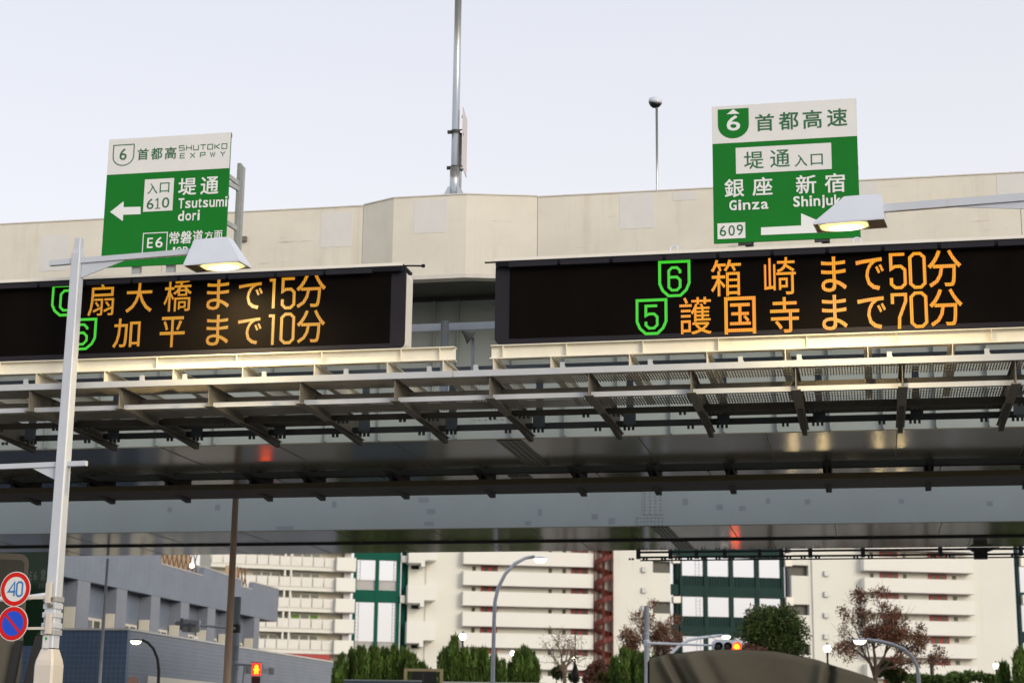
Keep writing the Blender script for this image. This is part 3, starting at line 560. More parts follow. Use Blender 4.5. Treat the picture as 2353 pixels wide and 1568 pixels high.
# left sign
gl_, lx0, lx1, lz0, lz1 = gsign('direction_sign', 'left green expressway sign for Tsutsumi-dori entrance 610 with left arrow', (251, 319), (531, 306), (383, 608), (390, 394), YS, 0)
shield_plate(gl_, 260, 307, 333, 380, 'sign_ink', 'route_shield', .022); word(gl_, 'sign_ink', [('6', 275, 291, 341, 368)], .006)
word(gl_, 'sign_ink', [('首', 316, 341, 341, 368), ('都', 347, 373, 339, 367), ('高', 379, 405, 337, 366)], .012)
def strokes(t, s, x0, x1, y0, y1, w, gap=1.8, slope=-.045):
    G = {'S': [[(1, 1), (0, 1), (0, .5), (1, .5), (1, 0), (0, 0)]], 'H': [[(0, 0), (0, 1)], [(1, 0), (1, 1)], [(0.1, .5), (.9, .5)]], 'U': [[(0, 1), (0, 0), (1, 0), (1, 1)]], 'T': [[(-.05, 1), (1.05, 1)], [(.5, 0), (.5, .88)]],
         'O': [[(0, 0), (1, 0), (1, 1), (0, 1), (0, 0)]], 'K': [[(0, 0), (0, 1)], [(1, 1), (.2, .5), (1, 0)]], 'E': [[(1, 1), (0, 1), (0, 0), (1, 0)], [(.12, .5), (.9, .5)]], 'X': [[(0, 0), (1, 1)], [(0, 1), (.42, .58)], [(.58, .42), (1, 0)]],
         'P': [[(0, 0), (0, 1), (1, 1), (1, .45), (.12, .45)]], 'W': [[(0, 1), (.25, 0), (.5, .9), (.75, 0), (1, 1)]], 'Y': [[(0, 1), (.5, .5), (1, 1)], [(.5, .4), (.5, 0)]]}
    n = len(s); cw = (x1-x0)/(n*1.0+(n-1)*(gap-1))
    for i, c in enumerate(s):
        mb = MB()
        xa = x0+i*gap*cw; dy = slope*(xa+cw/2-(x0+x1)/2); a0, a1, b0, b1 = pxbox(xa, xa+cw, y0+dy, y1+dy, YT)
        for st_ in G[c]: mb.stroke([(a0+(a1-a0)*p, b0+(b1-b0)*q) for p, q in st_], w, False, YT)
        mb.build('character', 'sign_ink', t)
strokes(gl_, 'SHUTOKO', 412, 521, 332.5, 343.5, .017, 1.45)
strokes(gl_, 'EXPWY', 414, 517, 350.5, 361, .017, 2.2)
plate(gl_, 331, 398, 411, 485, 'sign_white', 'number_plate'); word(gl_, 'sign_ink', [('入', 339, 362, 421, 446), ('口', 367, 389, 419, 443), ('6', 337, 353, 456, 481), ('1', 356, 369, 455, 480), ('0', 372, 389, 453, 478)], .008)
word(gl_, 'letter_white', [('堤', 410, 451, 408, 449), ('通', 461, 502, 405, 447)], .014)
word(gl_, 'letter_white', spread('Tsutsumi', 410, 522, 453, 477), .022); word(gl_, 'letter_white', spread('dori', 409, 459, 483, 507), .022)
def poly_plate(t, pts, m, name, Y=YS-.005):
    MB().prism([(at(x, y, Y)[0], at(x, y, Y)[2]) for x, y in pts][::-1], Y-.004, Y, 't').build(name, m, t)
poly_plate(gl_, [(253, 487), (284, 462.5), (284, 476), (323, 475), (323, 492), (283, 493.5), (282, 508)], 'letter_white', 'arrow')
a0, a1, b0, b1 = pxbox(328, 383, 535, 586, YT); MB().stroke([(a0, b0), (a1, b0), (a1, b1), (a0, b1)], .02, True, YT).build('route_box', 'letter_white', gl_)
word(gl_, 'letter_white', [('E', 338, 351, 546, 570), ('6', 357, 374, 544, 569), ('常', 389, 412, 532, 561), ('磐', 415, 440, 530, 560), ('道', 443, 466, 528, 558), ('方', 470, 489, 531, 550), ('面', 492, 511, 529, 548)], .012)
word(gl_, 'letter_white', spread('JOBAN', 390, 462, 566, 584), .02)
for x, nm in ((322, 'post'), (400, 'post')):
    q = at(x, 606, YS+.3); MB().box(q[0]-.09, q[0]+.09, YS+.08, YS+.2, 10.9, lz1-.3).build('post', 'galv_dull', gl_)
# tall support post standing out to the right of the left sign
q = at(549, 450, YS+.5); qt = at(549, 376, YS+.5); 
MB().box(q[0]-.06, q[0]+.02, YS+.46, YS+.6, 10.6, qt[2]).box(q[0]+.021, q[0]+.065, YS+.5, YS+.64, 10.6, qt[2]-.06).build('support_post', 'galv_dull', gl_)
qa = at(549, 415, YS+.5)[2]; MB().bar((lx1-.15, YS+.09, qa+.06), (q[0]-.0, YS+.5, qa-.09), .05, .1).bar((lx1-.15, YS+.09, qa-.12), (q[0]-.0, YS+.5, qa-.2), .05, .1).build('strut', 'galv_dull', gl_); MB().bar((lx1-.15, YS+.09, qa-1.0), (q[0]-.0, YS+.5, qa-1.1), .05, .1).build('strut', 'galv_dull', gl_)
# right sign
gr_, rx0, rx1, rz0, rz1 = gsign('direction_sign', 'right green expressway sign for Ginza and Shinjuku with exit 609 and right arrow', (1635, 245), (1966, 226), (1805, 552), (1800, 322), YS, 0)
shield_plate(gr_, 1649, 1720, 250, 318, 'sign_green', 'route_shield'); YT2 = YS-.012
word(gr_, 'letter_white', [('6', 1669, 1700, 265, 301)], .016, Y=YT2); poly_plate(gr_, [(1684, 251), (1699, 261.5), (1669, 263)], 'letter_white', 'arrow_head', YS-.010)
word(gr_, 'sign_ink', [('首', 1735, 1778, 261, 302), ('都', 1789, 1834, 256, 299), ('高', 1844, 1888, 252, 296), ('速', 1900, 1946, 248, 291)], .012)
plate(gr_, 1690, 1910, 334, 394, 'sign_white', 'name_plate'); word(gr_, 'sign_ink', [('堤', 1709, 1754, 347, 389), ('通', 1769, 1814, 343, 385), ('入', 1825, 1854, 355, 383), ('口', 1862, 1890, 353, 380)], .008)
word(gr_, 'letter_white', [('銀', 1664, 1709, 410, 454), ('座', 1728, 1774, 406, 450), ('新', 1828, 1875, 401, 446), ('宿', 1894, 1941, 397, 443)], .013)
word(gr_, 'letter_white', spread('Ginza', 1675, 1765, 458, 482), .028); word(gr_, 'letter_white', spread('Shinjuku', 1822, 1950, 448, 473), .028)
plate(gr_, 1648, 1712, 512, 548, 'sign_white', 'number_plate'); word(gr_, 'sign_ink', [('6', 1653, 1668, 518, 543), ('0', 1673, 1688, 517, 542), ('9', 1692, 1707, 515, 541)], .008)
poly_plate(gr_, [(1748, 522.5), (1840, 518), (1840, 490), (1926, 527), (1912, 533), (1748, 540)], 'letter_white', 'arrow')
for x in (1722, 1897):
    q = at(x, 556, YS+.2); MB().box(q[0]-.08, q[0]+.08, YS+.08, YS+.2, 10.9, rz1-.4).box(q[0]-.22, q[0]+.06, YS+.02, YS+.079, rz0-.05, rz0-.001).build('post', 'dark_steel', gr_)

# ------------------------------------------------------------------ mast on the parapet bay, with an edge-on plate
YM = 39.04; mb_ = at(1043.5, 440, YM); ms = thing('mast', 'tall galvanised mast standing on the parapet bay above the gap between displays', 'mast', tuple(mb_))
zt = at(1052, -120, YM)[2]; xm = mb_[0]
MB().tube([(xm, YM, ZT+.05), (xm, YM, zt)], [.096, .085], 16).build('pole', 'galvanised', ms, smooth=True)
MB().tube([(xm, YM, ZT+.05), (xm, YM, at(1043, 385, YM)[2])], .118, 16).build('sleeve', 'galvanised', ms, smooth=True)
for sgn in (-1, 1): MB().prism([(xm+sgn*.09, ZT+.045), (xm+sgn*.24, ZT+.045), (xm+sgn*.22, ZT+.1), (xm+sgn*.14, ZT+.26), (xm+sgn*.09, ZT+.27)], YM-.1, YM-.085, 't').prism([(xm+sgn*.09, ZT+.045), (xm+sgn*.24, ZT+.045), (xm+sgn*.22, ZT+.1), (xm+sgn*.14, ZT+.26), (xm+sgn*.09, ZT+.27)], YM+.08, YM+.095, 't').build('gusset', 'galvanised', ms)
MB().box(xm-.26, xm+.26, YM-.14, YM+.14, ZT+.051, ZT+.07).build('base_plate', 'galvanised', ms)
zc1, zc2 = at(1040, 304, YM)[2], at(1040, 386, YM)[2]
for z in (zc1, zc2): MB().lathe((xm, YM, z-.03), [(.11, 0), (.115, .01), (.115, .06), (.11, .07)], 14).box(xm-.19, xm-.1, YM-.06, YM-.0, z-.04, z+.035).bar((xm-.1, YM-.1, z-.01), (xm+.17, YM+.02, z+.06), .03).bar((xm-.1, YM+.1, z-.02), (xm+.17, YM+.12, z-.02), .03, .06).build('clamp', 'dark_steel', ms)
MB().tube([(xm+.1, YM+.14, ZT+.1), (xm+.1, YM+.14, zc1-.05)], .04, 10).build('back_pipe', 'galv_dull', ms, smooth=True)
ps = thing('sign_plate', 'small pale sign plate seen edge-on, clamped to the tall mast', 'sign', (xm+.17, YM, zc2))
d = f0+r0*.091; d /= np.linalg.norm(d); nrm = np.cross(d, u0)
o_ = at(1063, 245, YM); fr = Frame(o_, nrm, d); hgt = at(1063, 245, YM)[2]-at(1062, 379, YM)[2]
MB(fr).box(-.006, .006, 0, .97, -hgt, 0).build('plate', 'signboard_pink', ps); MB(fr).box(-.03, -.007, .05, .92, -.25, -.21).box(-.03, -.007, .05, .92, -hgt+.2, -hgt+.24).build('back_rail', 'galv_dull', ps)

# camera dome on a thin pole behind the parapet
YC2 = 40.9; q = at(1505, 236, YC2); cc = thing('dome_camera', 'dark dome camera on a thin steel pole behind the right parapet', 'camera', (q[0], YC2, 13.0))
qx = at(1509, 350, YC2)[0]
MB().tube([(qx, YC2, 13.0), (qx, YC2, q[2]-.02)], .03, 10).build('pole', 'galvanised', cc, smooth=True)
ax = np.array([.18, -.25, 1.])
MB().lathe(q+np.array([0, 0, .0]), [(.17, -.005), (.175, .035), (.16, .09), (.10, .135), (.02, .152)], 18, axis=ax).build('cover', 'lamp_shell', cc, smooth=True)
MB().lathe(q, [(.055, -.135), (.11, -.10), (.152, -.045), (.17, -.006)], 18, axis=ax).build('dome', 'black', cc, smooth=True)

# ------------------------------------------------------------------ two near street lamps
LY = -18
def lamp_frame(o): return frame_yaw(o, LY)
def area_light(loc, energy, parent, sx=.5, sy=.3):
    l = bpy.data.lights.new('lamp_light', 'AREA'); l.shape = 'RECTANGLE'; l.size = sx; l.size_y = sy; l.energy = energy; l.color = (1, .74, .34); l.spread = rad(150)
    o = bpy.data.objects.new('lamp_light', l); C.objects.link(o); o.parent = parent; return o
def near_lamp(t, fr, s0, s1, zb, top_in0, top_in1, h, w, glass, tl, tr_t):
    hw = w/2; tw = hw*.45; f = MB(fr)
    b = [(s0, -hw, zb), (s1, -hw, zb), (s1, hw, zb), (s0, hw, zb)]; tp = [(s0+top_in0, -tw, zb+h), (s1-top_in1, -tw, zb+h), (s1-top_in1, tw, zb+h), (s0+top_in0, tw, zb+h)]
    n = len(f.v); f.v += [fr.p(*p) for p in b+tp]
    for q in ((4, 5, 6, 7), (0, 1, 5, 4), (1, 2, 6, 5), (2, 3, 7, 6), (3, 0, 4, 7)): f.f.append([n+i for i in q])
    b2 = [(s0, -hw, zb-.035), (s1, -hw, zb-.035), (s1, hw, zb-.035), (s0, hw, zb-.035)]; n = len(f.v); f.v += [fr.p(*p) for p in b+b2]
    for i in range(4): j = (i+1) % 4; f.f.append([n+i, n+4+i, n+4+j, n+j])
    hd = f.build('lamp_hood', 'lamp_shell', t)
    g0, g1 = glass
    MB(fr).box(s0+.012, g0, -hw+.012, hw-.012, zb-.028, zb-.02).box(g1, s1-.012, -hw+.012, hw-.012, zb-.028, zb-.02).box(g0, g1, -hw+.012, -hw+.05, zb-.028, zb-.02).box(g0, g1, hw-.05, hw-.012, zb-.028, zb-.02).build('bottom_plate', 'lamp_inner', hd)
    lens = MB(fr); c = ((g0+g1)/2, 0); nseg = 20; rx, ry = (g1-g0)/2-.01, hw-.06; base = len(lens.v)
    ring = [(1., -.022), (.92, -.045), (.78, -.06)]
    for sc_, dz in ring:
        for k in range(nseg):
            a = 2*math.pi*k/nseg; ca, sa = math.cos(a), math.sin(a); e = .55; sx_ = math.copysign(abs(ca)**e, ca); sy_ = math.copysign(abs(sa)**e, sa); lens.v.append(fr.p(c[0]+rx*sc_*sx_, ry*sc_*sy_, zb+dz))
    for i in range(2):
        for k in range(nseg): k2 = (k+1) % nseg; q = base+i*nseg; lens.f.append([q+k, q+k2, q+nseg+k2, q+nseg+k])
    lens.f.append([base+2*nseg+k for k in range(nseg)]); lens.build('lens', 'lamp_yellow', hd, smooth=False)
    core = MB(fr); core.poly([(c[0]+rx*.74*math.cos(2*math.pi*k/20)*1.0+.03, ry*.82*math.sin(2*math.pi*k/20), zb-.063) for k in range(20)]); core.build('bulb_glow', 'lamp_white', hd)
    return hd, fr.p(c[0], 0, zb-.09)
# left lamp post
PB = at(150, 1000, 32.2); PB[2] = 0; fl = lamp_frame(PB)
lp = thing('street_lamp', 'white square street lamp post with lit hooded lamp in front of the left display', 'street lamp', tuple(PB), 'hooded road lamps in front of the displays')
zt0 = fl.px(172, 597)[1]; ztop = fl.px(173, 549)[1]
def sq(fr, z, h, c=.18): return [fr.p(a*h*(1-c*q1), b*h*(1-c*q2), z) for a, b, q1, q2 in ((-1, -1, 1, 0), (1, -1, 1, 0), (1, -1, 0, 1), (1, 1, 0, 1), (1, 1, 1, 0), (-1, 1, 1, 0), (-1, 1, 0, 1), (-1, -1, 0, 1))]
def column(fr, levels, name, m, t):
    mb = MB(); n = 8
    for z, h in levels: mb.v += sq(fr, z, h)
    for i in range(len(levels)-1):
        for k in range(8): k2 = (k+1) % 8; mb.f.append([i*8+k, i*8+k2, i*8+8+k2, i*8+8+k])
    mb.f.append(list(range(8))[::-1]); e = (len(levels)-1)*8; mb.f.append([e+k for k in range(8)]); return mb.build(name, m, t)
z15, z135 = fl.px(100, 1490)[1], fl.px(110, 1370)[1]
column(fl, [(z15+.02, .128), (zt0-.3, .103), (zt0+.12, .101), (zt0+.2, .078), (ztop, .072)], 'post', 'pole_paint', lp)
column(fl, [(0, .215), (z15-.32, .215), (z15-.22, .20), (z15, .135)], 'post_base', 'pole_base', lp)
zarm = fl.px(172, 598)[1]; lb = fl.px(421, 607, -.28); rb = fl.px(541, 596, -.28); zb = (lb[1]+rb[1])/2+.0; htop = fl.px(470, 548, -.13)[1]-zb
za = fl.px(300, 590)[1]
hd, cpt = near_lamp(lp, fl, lb[0], rb[0]+.08, zb, .13, .36, htop, .56, (lb[0]+.27, rb[0]+.03), 0, 0)
sl_ = fl.px(116, 600)[0]
MB(fl).box(sl_, -.101, -.05, .05, za-.055, za+.055).box(.101, lb[0]+.16, -.05, .05, za-.055, za+.055).build('arm', 'pole_paint', lp)
MB(fl).prism([(.112, za-.056), (1.15, za-.056), (.112, za-.36)], -.012, .012, 't').build('gusset', 'pole_paint', lp)
al = area_light(None, 230, hd); al.location = tuple(cpt-PB); al.rotation_euler = (rad(12), 0, 0)
# lower arm with gusset
zl = fl.px(140, 1066)[1]; s1_ = fl.px(199, 1062)[0]
MB(fl).box(-2.3, -.118, -.05, .05, zl-.05, zl+.05).box(.118, s1_, -.05, .05, zl-.05, zl+.05).build('lower_arm', 'pole_paint', lp); MB(fl).prism([(-.118, zl-.051), (-.118, zl-.33), (-.72, zl-.051)], -.012, .012, 't').build('gusset', 'pole_paint', lp)
# bands and clamps
for px, w in ((1376, .150), (1392, .142), (1412, .146), (1436, .148), (1452, .152)):
    z = fl.px(110, px)[1]; MB(fl).box(-w, w, -w, w, z-.055, z+.05).build('clamp_band', 'tin' if px in (1376, 1452) else 'pole_paint', lp, bevel=.01)
    MB(fl).box(-.02, .09, -w-.035, -w-.001, z-.03, z+.03).build('clamp_lug', 'dull_steel', lp)
st_z = fl.px(97, 1480)[1]
stk = thing('sticker', 'white inspection sticker with green mark and 2024 on lamp post', 'sticker', tuple(fl.p(-.03, -.14, st_z)))
fs = Frame(fl.p(0, 0, 0), fl.a, fl.n); za0, za1 = fl.px(96, 1498)[1], fl.px(96, 1456)[1]
MB(fs).box(-.085, .045, -.139, -.134, za0, za1).build('label_sheet', 'sticker', stk); MB(fs).lathe((-.02, -.139, za1-.09), [(.03, 0), (.028, .002)], 12, axis=-fl.n).box(-.024, -.016, -.142, -.1405, za1-.15, za1-.12).build('mark', 'sticker_green', stk)
mb = MB(fs)
for i, ch in enumerate('2024'): put_glyph(mb, ch, -.072+i*.028, -.049+i*.028, za0+.05, za0+.09, -.1405, .01)
mb.build('lettering', 'black', stk)
# right lamp on its arm
PR = np.array(onp(2010, 500, PB, fl.n)); fr_ = lamp_frame((PR[0], PR[1], 0))
rp_s = 5.2
PRB = fr_.p(rp_s, 0, 0); rl = thing('street_lamp', 'white lit hooded lamp on a long arm in front of the right green sign', 'street lamp', tuple(PRB), 'hooded road lamps in front of the displays')
lb = fr_.px(1867, 508, -.28); rb = fr_.px(2031, 502, -.28); zb2 = (lb[1]+rb[1])/2; h2 = fr_.px(2000, 446, -.13)[1]-zb2
hd2, cpt2 = near_lamp(rl, fr_, lb[0], rb[0], zb2, .55, .06, h2, .56, (lb[0]+.08, rb[0]-.3), 0, 0)
zar = fr_.px(2200, 466)[1]
MB(fr_).box(rb[0]-.04, rp_s-.1, -.05, .05, zar-.065, zar+.075).build('arm', 'pole_paint', rl); sg = fr_.px(2185, 487)[0]
MB(fr_).prism([(sg, zar-.066), (rp_s-.1, zar-.066), (rp_s-.1, zar-.5)], -.012, .012, 't').build('gusset', 'pole_paint', rl)
fpr = Frame(PRB, fl.a, fl.n); column(fpr, [(0, .13), (zar+.2, .10), (zar+.5, .075)], 'post', 'pole_paint', rl)
al2 = area_light(None, 230, hd2); al2.location = tuple(cpt2-PRB); al2.rotation_euler = (rad(12), 0, 0)

# ------------------------------------------------------------------ round signs on the left post
def round_sign(name, label, cx, cy_, r_px):
    c = np.array(onp(cx, cy_, fl.p(0, -.25, 0), fl.n)); R = .5*np.linalg.norm(onp(cx-r_px, cy_, c, fl.n)-onp(cx+r_px, cy_, c, fl.n)); fr = Frame(c, fl.a, fl.n)
    t = thing(name, label, 'traffic sign', tuple(c)); return t, fr, R
def disc(fr, r0_, r1_, T, name, m, t, n=40):
    mb = MB(fr)
    if r0_ == 0: mb.prism([(r1_*math.cos(2*math.pi*k/n), r1_*math.sin(2*math.pi*k/n)) for k in range(n)], T, T+.006, 't')
    else:
        for k in range(n):
            a, b = 2*math.pi*k/n, 2*math.pi*(k+1)/n; mb.poly([(r0_*math.cos(a), T, r0_*math.sin(a)), (r1_*math.cos(a), T, r1_*math.sin(a)), (r1_*math.cos(b), T, r1_*math.sin(b)), (r0_*math.cos(b), T, r0_*math.sin(b))])
    return mb.build(name, m, t)
t40, f40, R40 = round_sign('speed_limit_sign', 'round red ringed speed limit sign reading 40', 35.3, 1352, 34.5)
disc(f40, 0, R40, 0, 'backing', 'sign_white', t40); disc(f40, R40*.71, R40*.955, -.004, 'red_ring', 'sign_red', t40)
mb = MB(f40); w = R40*.36
h_ = R40*.40; W4 = R40*.105
mb.stroke([(-w*.18-.0, -h_), (-w*.18, h_), (-w*1.25, -h_*.36), (w*.06, -h_*.36)], W4, False, -.006)
c0 = w*.28; mb.stroke([(w*.28, -h_+c0), (w*.28+c0, -h_), (w*1.3-c0, -h_), (w*1.3, -h_+c0), (w*1.3, h_-c0), (w*1.3-c0, h_), (w*.28+c0, h_), (w*.28, h_-c0)], W4, True, -.006)
mb.build('numerals', 'ink_blue', t40)
MB(f40).box(R40*.3, R40*2.05, .03, .06, -.2, -.15).box(R40*2.0, R40*2.25, -.0, .1, -.28, .12).build('bracket', 'pole_base', t40)
tnp, fnp, RN = round_sign('no_parking_sign', 'round blue no parking sign with red ring and slash below the 40', 29.5, 1431, 34.5)
disc(fnp, 0, RN, 0, 'backing', 'sign_white', tnp); disc(fnp, RN*.71, RN*.955, -.005, 'red_ring', 'sign_red', tnp); disc(fnp, 0, RN*.708, -.008, 'blue_field', 'sign_blue', tnp)
k = RN*.705*.707; MB(fnp).stroke([(-k, k), (k, -k)], RN*.15, False, -.011).build('slash', 'sign_red', tnp)
MB(fnp).box(RN*.3, RN*2.2, .03, .06, -.12, -.07).box(RN*2.15, RN*2.4, 0, .1, -.2, .2).build('bracket', 'pole_base', tnp)
# white bent pipe behind the signs
pth = [(-60, 1378), (60, 1372), (104, 1366), (120, 1371), (131, 1386), (134, 1405), (130, 1440), (122, 1488)]
bp = thing('bent_pipe', 'white bent pipe running behind the speed limit sign and down', 'pipe', tuple(atd(60, 1372, 36.6)))
MB().tube([tuple(atd(x, y, 36.6)) for x, y in pth], .055, 10).build('pipe', 'lamp_shell', bp, smooth=True)

# ------------------------------------------------------------------ things under the viaducts on the left
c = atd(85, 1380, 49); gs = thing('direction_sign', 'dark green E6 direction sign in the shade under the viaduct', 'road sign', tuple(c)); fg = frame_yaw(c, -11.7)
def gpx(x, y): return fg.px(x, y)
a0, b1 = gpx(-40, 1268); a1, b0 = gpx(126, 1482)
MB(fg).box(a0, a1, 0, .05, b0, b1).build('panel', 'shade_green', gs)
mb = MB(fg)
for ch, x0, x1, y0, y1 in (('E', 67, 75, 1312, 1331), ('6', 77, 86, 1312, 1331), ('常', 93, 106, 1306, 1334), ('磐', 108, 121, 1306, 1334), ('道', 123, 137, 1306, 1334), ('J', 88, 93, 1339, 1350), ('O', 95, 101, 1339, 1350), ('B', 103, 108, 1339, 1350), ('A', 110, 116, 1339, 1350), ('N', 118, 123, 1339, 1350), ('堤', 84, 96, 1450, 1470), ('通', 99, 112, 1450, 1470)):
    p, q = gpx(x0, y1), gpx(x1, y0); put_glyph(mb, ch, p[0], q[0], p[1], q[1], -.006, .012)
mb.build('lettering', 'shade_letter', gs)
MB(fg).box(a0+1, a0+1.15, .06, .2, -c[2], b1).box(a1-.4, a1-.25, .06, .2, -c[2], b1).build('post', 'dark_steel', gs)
# tall bus at the left edge
c = atd(0, 1500, 42); bs = thing('bus', 'tall beige bus with dark rounded window at the left edge under the viaduct', 'bus', (c[0], c[1], 0)); fb = frame_yaw((c[0], c[1], 0), 16.3)
def bpx(x, y, T=0): return fb.px(x, y, T)
a1, zt_ = bpx(68, 1272); 
def rrect(x0, x1, z0, z1, r):
    pts = []
    for cx, cz, a in ((x1-r, z1-r, 0), (x0+r, z1-r, 90), (x0+r, z0+r, 180), (x1-r, z0+r, 270)):
        for k in range(5): q = rad(a+k*22.5); pts.append((cx+r*math.cos(q), cz+r*math.sin(q)))
    return pts
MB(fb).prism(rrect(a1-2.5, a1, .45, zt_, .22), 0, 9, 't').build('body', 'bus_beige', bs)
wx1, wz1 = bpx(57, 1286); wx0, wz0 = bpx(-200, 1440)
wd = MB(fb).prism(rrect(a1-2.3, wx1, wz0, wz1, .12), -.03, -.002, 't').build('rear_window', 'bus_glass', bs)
for k in (-2.3, -.35):
    for y in (1.5, 6.5): MB(fb).lathe((a1+k, y, .48), [(.2, 0), (.46, .02), (.46, .26), (.2, .28)], 18, axis=fb.a).build('wheel', 'tyre', bs)
for (xa, ya), (xc, yc), w in (((95, 1462), (60, 1600), .26), ((45, 1470), (20, 1600), .16)):
    p, q = bpx(xa, ya, -.3), bpx(xc, yc, -.3); MB(fb).bar((p[0], -.3, p[1]), (q[0], -.3, q[1]), w, .12).build('mirror_arm', 'black', bs)
p = bpx(108, 1460, -.2); q = bpx(98, 1500, -.2); MB(fb).box(p[0]-.08, p[0]+.1, -.25, -.1, q[1], p[1]).build('mirror', 'black', bs)

# ------------------------------------------------------------------ poles, signals, lamps beyond
def pole(name, label, x0, y0, x1, y1, dep, r0_, r1_, m, cat='pole', extra_up=0):
    p = atd(x1, y1, dep); q = atd(x0, y0, dep); t = thing(name, label, cat, (p[0], p[1], 0)); X, Y = (p[0], p[1])
    MB().tube([(X, Y, 0), (X, Y, q[2]+extra_up)], [r1_, r0_], 14).build('shaft', m, t, smooth=True); return t, X, Y, q[2]
pole('utility_pole', 'brown tapering pole rising between the two viaducts', 541, 1145, 529, 1400, 56, .096, .14, 'wood_brown', extra_up=.4)
pole('thin_pole', 'thin pale pole in front of the grey tiled building', 246, 1282, 238, 1430, 76, .058, .068, 'lamp_shell', extra_up=.0)
# left signal pole with detector and pedestrian signal
DS = 76
sp_, X, Y, zt1 = pole('signal_pole', 'grey blue signal pole with detector arm beside the brown pole', 546, 1370, 540, 1500, DS, .15, .16, 'signal_pole', 'signal pole')
fsn = frame_yaw((X, Y, 0), 2)
za = fsn.px(520, 1443)[1]; ze = fsn.px(455, 1436)[0]
MB(fsn).tube([(0, -.2, za), (ze, -.2, za+.12)], .055, 10).build('detector_arm', 'signal_grey', sp_, smooth=True); MB(fsn).lathe((0, 0, za-.2), [(.17, 0), (.19, .05), (.19, .35), (.17, .4)], 12).build('clamp', 'black', sp_)
zp = fsn.px(560, 1528)[1]; xe = fsn.px(600, 1528)[0]
MB(fsn).tube([(0, -.2, zp+.05), (xe+.1, -.2, zp)], .05, 10).tube([(.45, -.2, zp-.03), (.38, -.25, zp-1.2)], .03, 8).build('signal_arm', 'signal_pole', sp_)
MB(fsn).lathe((0, 0, zp-.15), [(.175, 0), (.19, .04), (.19, .3), (.175, .34)], 12).build('clamp', 'signal_pole', sp_); MB(fsn).lathe((0, 0, zp+.8), [(.175, 0), (.18, .04), (.18, .9), (.175, .95)], 12).build('sleeve', 'signal_pole', sp_)
dt = thing('vehicle_detector', 'grey cylindrical vehicle detector on the arm of the left signal pole', 'sensor', tuple(fsn.p(ze, -.2, za)))
d0, zt2 = fsn.px(419, 1424); d1, zb_ = fsn.px(461, 1452)
MB(fsn).lathe((d0-.28, -.3, (za+zt2)/2+.05), [(.06, 0), (.12, .05), (.13, .25), (.2, .28), (.23, .3)], 14, axis=fsn.a).build('nose', 'signal_grey', dt, smooth=False)
MB(fsn).prism([(d0, zb_+.1), (d0+.08, zb_), (d1-.1, zb_), (d1, zb_+.1), (d1, zt2-.0), (d0, zt2+.04)], -.55, -.05, 't').build('housing', 'signal_grey', dt, bevel=.03)
MB(fsn).box(d0-.01, d0+.12, -.57, -.03, zb_+.08, zt2+.06).box(d0+.1, d1-.15, -.6, -.56, (zb_+zt2)/2-.04, (zb_+zt2)/2+.06).box(d0+.34, d0+.46, -.62, -.56, zb_-.02, (zb_+zt2)/2+.1).build('strap', 'bluegrey_pipe', dt)
a0, b1 = fsn.px(581, 1522); a1, b0 = fsn.px(602, 1552); cxs = (a0+a1)/2
pd = thing('pedestrian_signal', 'red standing-figure pedestrian signal lit at the left', 'signal', tuple(fsn.p(cxs, -.2, b0)))
hh = b1-b0
MB(fsn).box(a0, a1, -.45, -.15, b0-hh*1.02, b1).build('housing', 'signal_grey', pd, bevel=.02)
MB(fsn).box(a0+.04, a1-.04, -.462, -.452, b0+.04, b1-.04).build('red_lens', 'glow_red', pd); MB(fsn).box(a0+.04, a1-.04, -.462, -.452, b0-hh*.97, b0-.04).build('dark_lens', 'dark_red', pd)
fm = MB(fsn); 
fm.prism([(cxs+.09*math.cos(2*math.pi*k/14), b1-.17+.09*math.sin(2*math.pi*k/14)) for k in range(14)], -.472, -.464, 't'); w = .13
fm.prism([(cxs-w, b0+.3), (cxs-.08, b0+.28), (cxs-.1, b0+.07), (cxs-.02, b0+.07), (cxs, b0+.25), (cxs+.02, b0+.07), (cxs+.1, b0+.07), (cxs+.08, b0+.28), (cxs+w, b0+.3), (cxs+w, b1-.32), (cxs+.08, b1-.27), (cxs-.08, b1-.27), (cxs-w, b1-.32)], -.472, -.464, 't')
fm.build('figure', 'glow_amber_core', pd); MB(fsn).box(cxs-.06, cxs+.06, -.34, -.18, b1, zp+.06).build('hanger', 'black', pd)
for z in (b1, ): MB(fsn).box(a0-.02, a1+.02, -.62, -.45, z+.002, z+.02).build('visor', 'black', pd)
# right signal pole with horizontal three-lamp signal
sr, X, Y, zt1 = pole('signal_pole', 'pale grey signal pole whose arm reaches over the canvas truck', 1482, 1391, 1486, 1560, 87, .125, .138, 'pole_paint', 'signal pole')
fsr = frame_yaw((X, Y, 0), 1); za = fsr.px(1560, 1480)[1]; xa = fsr.px(1700, 1480)[0]
MB(fsr).tube([(0, -.15, za+.06), (xa, -.15, za-.04)], [.07, .045], 10).build('arm', 'signal_grey', sr, smooth=True); MB(fsr).lathe((0, 0, za-.1), [(.13, 0), (.16, .04), (.16, .28), (.13, .32)], 12).build('clamp', 'signal_grey', sr); MB(fsr).lathe((0, 0, za+.5), [(.13, 0), (.14, .02), (.14, .05)], 12).build('clamp', 'signal_grey', sr)
zw = fsr.px(1500, 1393)[1]; MB(fsr).tube([(.1, 0, zt1-.8), (xa*.5, -.1, za+.9), (xa*.8, -.12, za+.1)], .012, 5).build('stay_wire', 'dark_steel', sr)
ts = thing('traffic_signal', 'horizontal three lamp traffic signal lit red above the canvas truck', 'signal', tuple(fsr.p(xa, -.2, za)))
a0, b1 = fsr.px(1634, 1469); a1, b0 = fsr.px(1701, 1501)
MB(fsr).prism(rrect(a0, a1, b0, b1, .18), -.4, -.1, 't').build('housing', 'signal_grey', ts)
